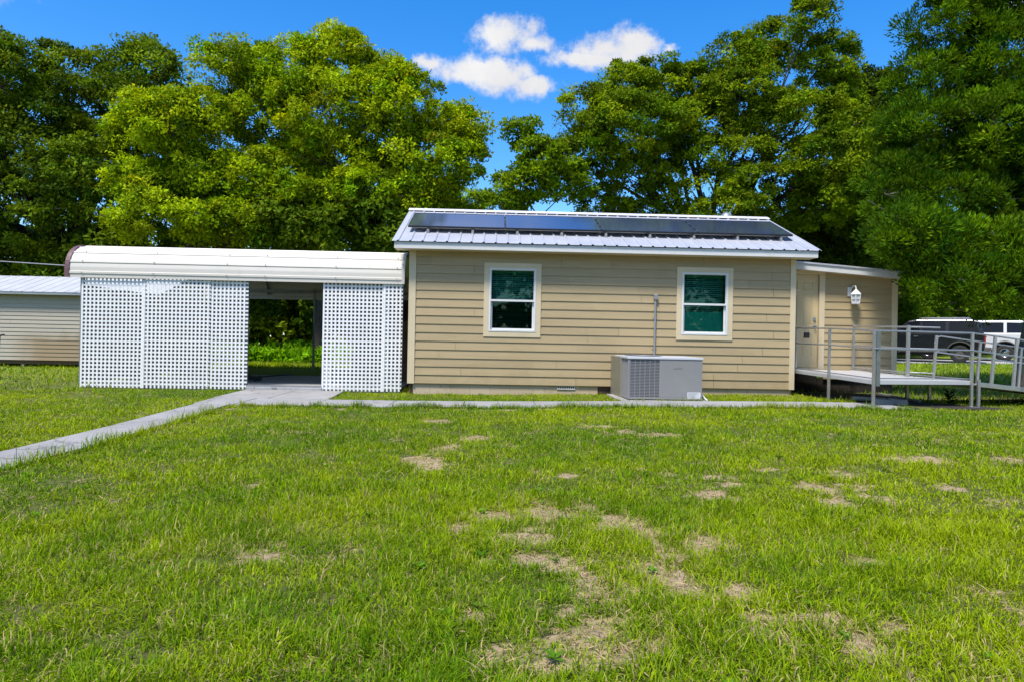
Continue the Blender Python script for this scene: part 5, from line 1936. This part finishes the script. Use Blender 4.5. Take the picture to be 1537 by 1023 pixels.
# deep wood beyond: one mass
def wood_mass():
    r = np.random.default_rng(77)
    blobs = []
    for k in range(50):
        x = -40 + k * 1.75 + r.uniform(-0.5, 0.5)
        y = 35.0 + r.uniform(-1, 2.0)
        if x > 13:
            y += 5
        top_ = 4.2 if -2 < x < 3 else 6.5
        for z in np.arange(0.9, top_, 1.4):
            blobs.append((x + r.uniform(-0.5, 0.5), y + r.uniform(-0.6, 0.6), z + r.uniform(-0.3, 0.3), 1.7, 1.2))
            if z < 4:
                blobs.append((x + r.uniform(-0.8, 0.8), y + 2.2, z + r.uniform(-0.3, 0.3), 1.8, 1.2))
    arr = crown_arrays(blobs, 150000, 0.42, 0.80, DARK, seed=78, per=66)
    o = leaf_mesh('woodland', *arr[:6], M['leaf'])
    tag(o, 'dense dark wood far behind the yard', kind='stuff')


wood_mass()


def wood_south():
    r = np.random.default_rng(79)
    blobs = [(x + r.uniform(-1, 1), -30 + r.uniform(-2, 2), z, 2.8, 2.2) for x in np.arange(-36, 37, 3.0) for z in (1.8, 4.8, 7.6)]
    arr = crown_arrays(blobs, 26000, 0.75, 1.3, DARK, seed=80, per=66)
    tag(leaf_mesh('woodland', *arr[:6], M['leaf']), 'dark wood across the yard behind the viewer', kind='stuff')


wood_south()


# weeds behind the carport
def weeds():
    r = np.random.default_rng(5)
    n = 16000
    x = r.uniform(-15, -2.0, n)
    y = r.uniform(24.2, 27.0, n)
    hgt = 0.25 + 0.7 * r.random(n) * vnoise(x, y, 9, 0.8)
    z = G(x, y) + r.random(n) * hgt
    P = np.stack([x, y, z], -1)
    Dv = unit(r.normal(size=(n, 3)) * 0.6 + np.array([0, -0.1, 0.8]))
    Nv = unit(np.stack([r.normal(size=n) * 0.6, -0.5 + 0.4 * r.normal(size=n), 0.6 + 0.2 * r.random(n)], -1))
    Nv = unit(Nv - Dv * np.sum(Nv * Dv, 1, keepdims=True))
    colr = np.array([0.17, 0.36, 0.006]) * (0.7 + 0.7 * r.random((n, 1)))
    o = leaf_mesh('weeds', P, Dv, Nv, 0.18 + 0.12 * r.random(n), 0.09 + 0.05 * r.random(n), colr, M['leaf'])
    tag(o, 'bright green weeds at the wood edge behind the carport', kind='stuff')


weeds()


# small weed under the ramp
def weed_plant():
    r = np.random.default_rng(6)
    x, y = 8.55, 12.45
    z = Gf(x, y)
    n = 70
    h = r.random(n) * 0.26
    a = r.random(n) * 2 * pi
    P = np.stack([x + 0.02 * np.cos(a), y + 0.02 * np.sin(a), z + h], -1)
    Dv = unit(np.stack([np.cos(a), np.sin(a), 0.3 + 0.4 * r.random(n)], -1))
    Nv = unit(np.array([0, 0, 1.0]) - Dv * Dv[:, 2:3])
    o = leaf_mesh('weed_plant', P, Dv, Nv, 0.09 + 0.05 * r.random(n), np.full(n, 0.045), np.array([0.02, 0.035, 0.012]) * (0.7 + 0.6 * r.random((n, 1))), M['leaf'])
    tag(o, 'small dark weed growing in front of the bed under the ramp', 'weed')


weed_plant()


# ------------------------------------------------------------------ grass
def in_poly(x, y, poly):
    ins_ = np.zeros(len(x), bool)
    j = len(poly) - 1
    for i in range(len(poly)):
        xi, yi = poly[i]
        xj, yj = poly[j]
        c = ((yi > y) != (yj > y)) & (x < (xj - xi) * (y - yi) / (yj - yi + 1e-12) + xi)
        ins_ ^= c
        j = i
    return ins_


NOGRASS = [
    [(-4.8, 11.11), (7.05, 11.11), (7.05, 12.19), (-4.8, 12.19)],
    [(-4.43, -4), (-3.87, -4), (-3.87, 7.0), (-4.13, 11.12), (-4.12, 12.2), (-4.85, 12.2), (-4.69, 11.0), (-4.43, 7.6)],
    [(-4.9, 12.1), (-2.87, 12.1), (-3.01, 14.12), (-4.97, 14.12)],
    [(-8.45, 14.20), (-1.85, 14.20), (-1.85, 21.0), (-8.45, 21.0)],
    [(HX0 + 0.05, HY + 0.02), (HX1, HY + 0.02), (HX1, HB), (HX0 + 0.05, HB)],
    [(HX1, AY), (AX1, AY), (AX1, AB), (HX1, AB)],
    [(2.37, 12.23), (4.01, 12.23), (4.01, 14.0), (2.37, 14.0)],
    [(SX0, SY0 + 0.15), (SX1, SY0 + 0.15), (SX1, SY1), (SX0, SY1)],
    bed,
    [(10, 28.6), (37, 27.2), (37, 33), (10, 33.4)],
]


def grass_layer(name, label, x, y, bl_w, bl_h, segs, seed, colset, lean_s, dry=0.06):
    r = np.random.default_rng(seed)
    n = len(x)
    ok = np.ones(n, bool)
    for p in NOGRASS:
        ok &= ~in_poly(x, y, p)
    bare = bare_map(x, y)
    inb = y < 13.0
    keep_p = np.where(inb, 1 - 0.76 * bare ** 1.6, 1.0)
    tuft = 0.6 * vnoise(x, y, 21, 3.0) + 0.4 * vnoise(x, y, 22, 8.0)
    keep_p = keep_p * np.clip(0.58 + 1.0 * tuft, 0, 1)
    ok &= r.random(n) < keep_p
    x, y = x[ok], y[ok]
    bare = bare[ok]
    tuft = tuft[ok]
    bl_w = bl_w[ok]
    bl_h = bl_h[ok]
    n = len(x)
    big = vnoise(x, y, 23, 0.55)
    near_wall = np.where((y > 10.9) & (y < 14.2), 0.85, 1.0)
    H = bl_h * (0.55 + 0.7 * r.random(n)) * (0.45 + 1.1 * tuft) * (1 - 0.45 * bare) * near_wall
    tall = r.random(n) < 0.03
    H[tall] *= 1.5
    az = r.random(n) * 2 * pi
    # blades of a tuft lean together a little
    az = np.where(r.random(n) < 0.5, az, vnoise(x, y, 24, 6.0) * 4 * pi + r.normal(size=n) * 0.5)
    dx, dy = np.cos(az), np.sin(az)
    ph = r.uniform(0.05, 0.95, n) * lean_s
    kap = r.uniform(0.0, 2.6, n) * lean_s
    twist = r.normal(size=n) * 1.1
    wig = r.normal(size=n) * 0.5
    z0 = G(x, y) - 0.012
    z0 = z0 + np.where((np.abs(x) < 12) & (y < 12), (vnoise(x, y, 3, 1.3) - 0.5) * 0.03 + (vnoise(x, y, 4, 5.0) - 0.5) * 0.012, 0)
    face_ = r.normal(size=n) * 0.6
    cx, cy, hz = x.copy(), y.copy(), np.zeros(n)
    V = []
    nv = 2 * segs + 1
    v = np.empty((n, nv, 3), np.float32)
    for k in range(segs + 1):
        u = k / segs
        a_k = az + twist * u
        p_k = ph + kap * u * u + wig * np.sin(3 * u)
        if k > 0:
            st_ = H * 1.25 / segs
            cx = cx + np.cos(a_k) * np.sin(p_k) * st_
            cy = cy + np.sin(a_k) * np.sin(p_k) * st_
            hz = np.maximum(hz + np.cos(p_k) * st_, 0.004)
        cz = z0 + hz
        sx, sy = np.cos(a_k + pi / 2 + face_), np.sin(a_k + pi / 2 + face_)
        if k < segs:
            wv = bl_w * (1 - 0.55 * u) * 0.5
            v[:, 2 * k, 0] = cx - sx * wv
            v[:, 2 * k, 1] = cy - sy * wv
            v[:, 2 * k, 2] = cz
            v[:, 2 * k + 1, 0] = cx + sx * wv
            v[:, 2 * k + 1, 1] = cy + sy * wv
            v[:, 2 * k + 1, 2] = cz
        else:
            v[:, 2 * k, 0], v[:, 2 * k, 1], v[:, 2 * k, 2] = cx, cy, cz
    base = (np.arange(n) * nv)[:, None]
    fl = []
    pat = []
    for k in range(segs - 1):
        pat += [2 * k, 2 * k + 1, 2 * k + 3, 2 * k + 2]
    pat += [2 * segs - 2, 2 * segs - 1, 2 * segs]
    loops = (base + np.array(pat)[None, :]).ravel()
    nper = np.tile(np.array([4] * (segs - 1) + [3]), n)
    a, b, dcol = colset
    mixv = np.clip(0.5 + 1.4 * (big - 0.5) + 0.9 * (vnoise(x, y, 27, 2.6) - 0.5) + 0.35 * r.normal(size=n), 0, 1)[:, None]
    col_ = np.array(a) * (1 - mixv) + np.array(b) * mixv
    col_ *= (1 + 0.18 * r.normal(size=(n, 1)))
    dryp = dry * (0.5 + 1.2 * vnoise(x, y, 25, 1.2)) + 0.35 * bare
    isdry = r.random(n) < dryp
    col_[isdry] = np.array(dcol) * (0.7 + 0.6 * r.random((isdry.sum(), 1)))
    pale = r.random(n) < 0.07
    col_[pale] = col_[pale] * 0.5 + np.array([0.19, 0.21, 0.045])
    col_ = np.clip(col_, 0.005, 0.7)
    o = np_mesh(name, v.reshape(-1, 3), loops, nper, M['blade'])
    at_ = o.data.attributes.new('col', 'FLOAT_COLOR', 'FACE')
    c4 = np.ones((len(nper), 4), np.float32)
    c4[:, :3] = np.repeat(col_, segs, axis=0)
    at_.data.foreach_set('color', c4.ravel())
    tag(o, label, kind='stuff')
    return o


GC = ((0.104, 0.212, 0.002), (0.275, 0.360, 0.003), (0.42, 0.34, 0.14))


def polar(n, r0, r1, pw, seed, half=0.86):
    r = np.random.default_rng(seed)
    u = r.random(n)
    e = 2 - pw
    R_ = (r0 ** e + u * (r1 ** e - r0 ** e)) ** (1 / e)
    th = r.uniform(-half, half, n)
    return R_ * np.sin(th), R_ * np.cos(th), R_


x, y, R_ = polar(320000, 1.5, 4.8, 0.5, 31, 1.1)
grass_layer('grass', 'long bright lawn grass nearest the viewer', x, y, 0.0042 + 0.0016 * rng.random(len(x)), np.full(len(x), 0.066), 5, 32, GC, 1.1, 0.07)
x, y, R_ = polar(220000, 1.5, 6.5, 0.7, 36, 1.1)
grass_layer('grass', 'short turf growth under the longer blades', x, y, 0.0048 + 0.0003 * R_, 0.026 + 0 * R_, 2, 37, ((0.072, 0.18, 0.002), (0.175, 0.275, 0.003), (0.34, 0.26, 0.11)), 1.25, 0.12)
x, y, R_ = polar(640000, 4.4, 16.0, 1.25, 33, 0.92)
grass_layer('grass', 'lawn grass of the middle distance', x, y, (0.0045 + 0.00052 * R_) * (0.8 + 0.4 * rng.random(len(x))), 0.056 + 0 * R_, 3, 34, GC, 1.0, 0.05)
# ragged tufts along the walks
r = np.random.default_rng(55)
n = 9000
xe = np.concatenate([r.uniform(-4, 7, n), r.uniform(-4, 7, n // 2), -3.86 + 0.05 * r.random(3000)])
ye = np.concatenate([11.10 - np.abs(r.normal(size=n)) * 0.05, 12.2 + np.abs(r.normal(size=n // 2)) * 0.06, r.uniform(1.5, 11, 3000)])
xe[-3000:] = -3.86 - 0.075 * np.maximum(0, ye[-3000:] - 7.0) + np.abs(r.normal(size=3000)) * 0.04
grass_layer('grass', 'ragged grass along the walk edges', xe, ye, np.full(len(xe), 0.008), np.full(len(xe), 0.11), 3, 56, GC, 0.6, 0.05)
r = np.random.default_rng(57)
n = 90000
xf = np.concatenate([r.uniform(-24, -7, n // 3), r.uniform(-9, -2, n // 6), r.uniform(6.5, 26, n // 2)])
yf = np.concatenate([r.uniform(13, 27, n // 3), r.uniform(21, 27, n // 6), r.uniform(12.5, 30, n // 2)])
grass_layer('grass', 'distant lawn grass beside and behind the buildings', xf, yf, np.full(len(xf), 0.022), np.full(len(xf), 0.10), 2, 58, GC, 0.6, 0.05)


# fallen straw and dead blades on the sandy patches
def straw():
    r = np.random.default_rng(91)
    n = 60000
    x, y, R_ = polar(n, 1.5, 10.5, 1.2, 92)
    b = bare_map(x, y)
    keep_ = (r.random(n) < 0.04 + 0.8 * b)
    for p in NOGRASS:
        keep_ &= ~in_poly(x, y, p)
    x, y, R_ = x[keep_], y[keep_], R_[keep_]
    n = len(x)
    z = G(x, y) + (vnoise(x, y, 3, 1.3) - 0.5) * 0.03 + (vnoise(x, y, 4, 5.0) - 0.5) * 0.012 + 0.004 + 0.012 * r.random(n)
    a = r.random(n) * 2 * pi
    Dv = unit(np.stack([np.cos(a), np.sin(a), 0.25 * r.normal(size=n)], -1))
    Nv = unit(np.stack([0.3 * r.normal(size=n), 0.3 * r.normal(size=n), np.ones(n)], -1))
    Nv = unit(Nv - Dv * np.sum(Nv * Dv, 1, keepdims=True))
    c = np.array([0.40, 0.31, 0.15]) * (0.55 + 0.8 * r.random((n, 1)))
    o = leaf_mesh('dry_grass', np.stack([x, y, z], -1), Dv, Nv, 0.04 + 0.05 * r.random(n), 0.004 + 0.0006 * R_, c, M['blade'])
    tag(o, 'dry straw lying over the sandy bare patches', kind='stuff')


straw()


# broad-leaved weeds dotted through the turf
def lawn_weeds():
    r = np.random.default_rng(101)
    k = 150
    x, y, R_ = polar(k, 1.8, 10.5, 1.0, 102)
    keep_ = np.ones(k, bool)
    for p in NOGRASS:
        keep_ &= ~in_poly(x, y, p)
    x, y = x[keep_], y[keep_]
    k = len(x)
    m_ = 9
    a = (np.arange(m_) * 2.4)[None, :] + r.random((k, 1)) * 6 + r.normal(size=(k, m_)) * 0.2
    el = 0.15 + 0.55 * r.random((k, m_))
    z = G(x, y) + 0.012 + (vnoise(x, y, 3, 1.3) - 0.5) * 0.03
    P = np.stack([np.repeat(x, m_), np.repeat(y, m_), np.repeat(z, m_)], -1)
    a, el = a.ravel(), el.ravel()
    Dv = np.stack([np.cos(a) * np.cos(el), np.sin(a) * np.cos(el), np.sin(el)], -1)
    Nv = unit(np.array([0, 0, 1.0]) - Dv * Dv[:, 2:3])
    sz = np.repeat(0.022 + 0.03 * r.random(k), m_)
    c = np.array([0.085, 0.20, 0.012]) * (0.7 + 0.6 * np.repeat(r.random((k, 1)), m_, 0))
    tag(leaf_mesh('lawn_weeds', P, Dv, Nv, sz, sz * 0.42, c, M['blade']), 'flat broad leaved weeds dotted through the lawn', kind='stuff')


lawn_weeds()
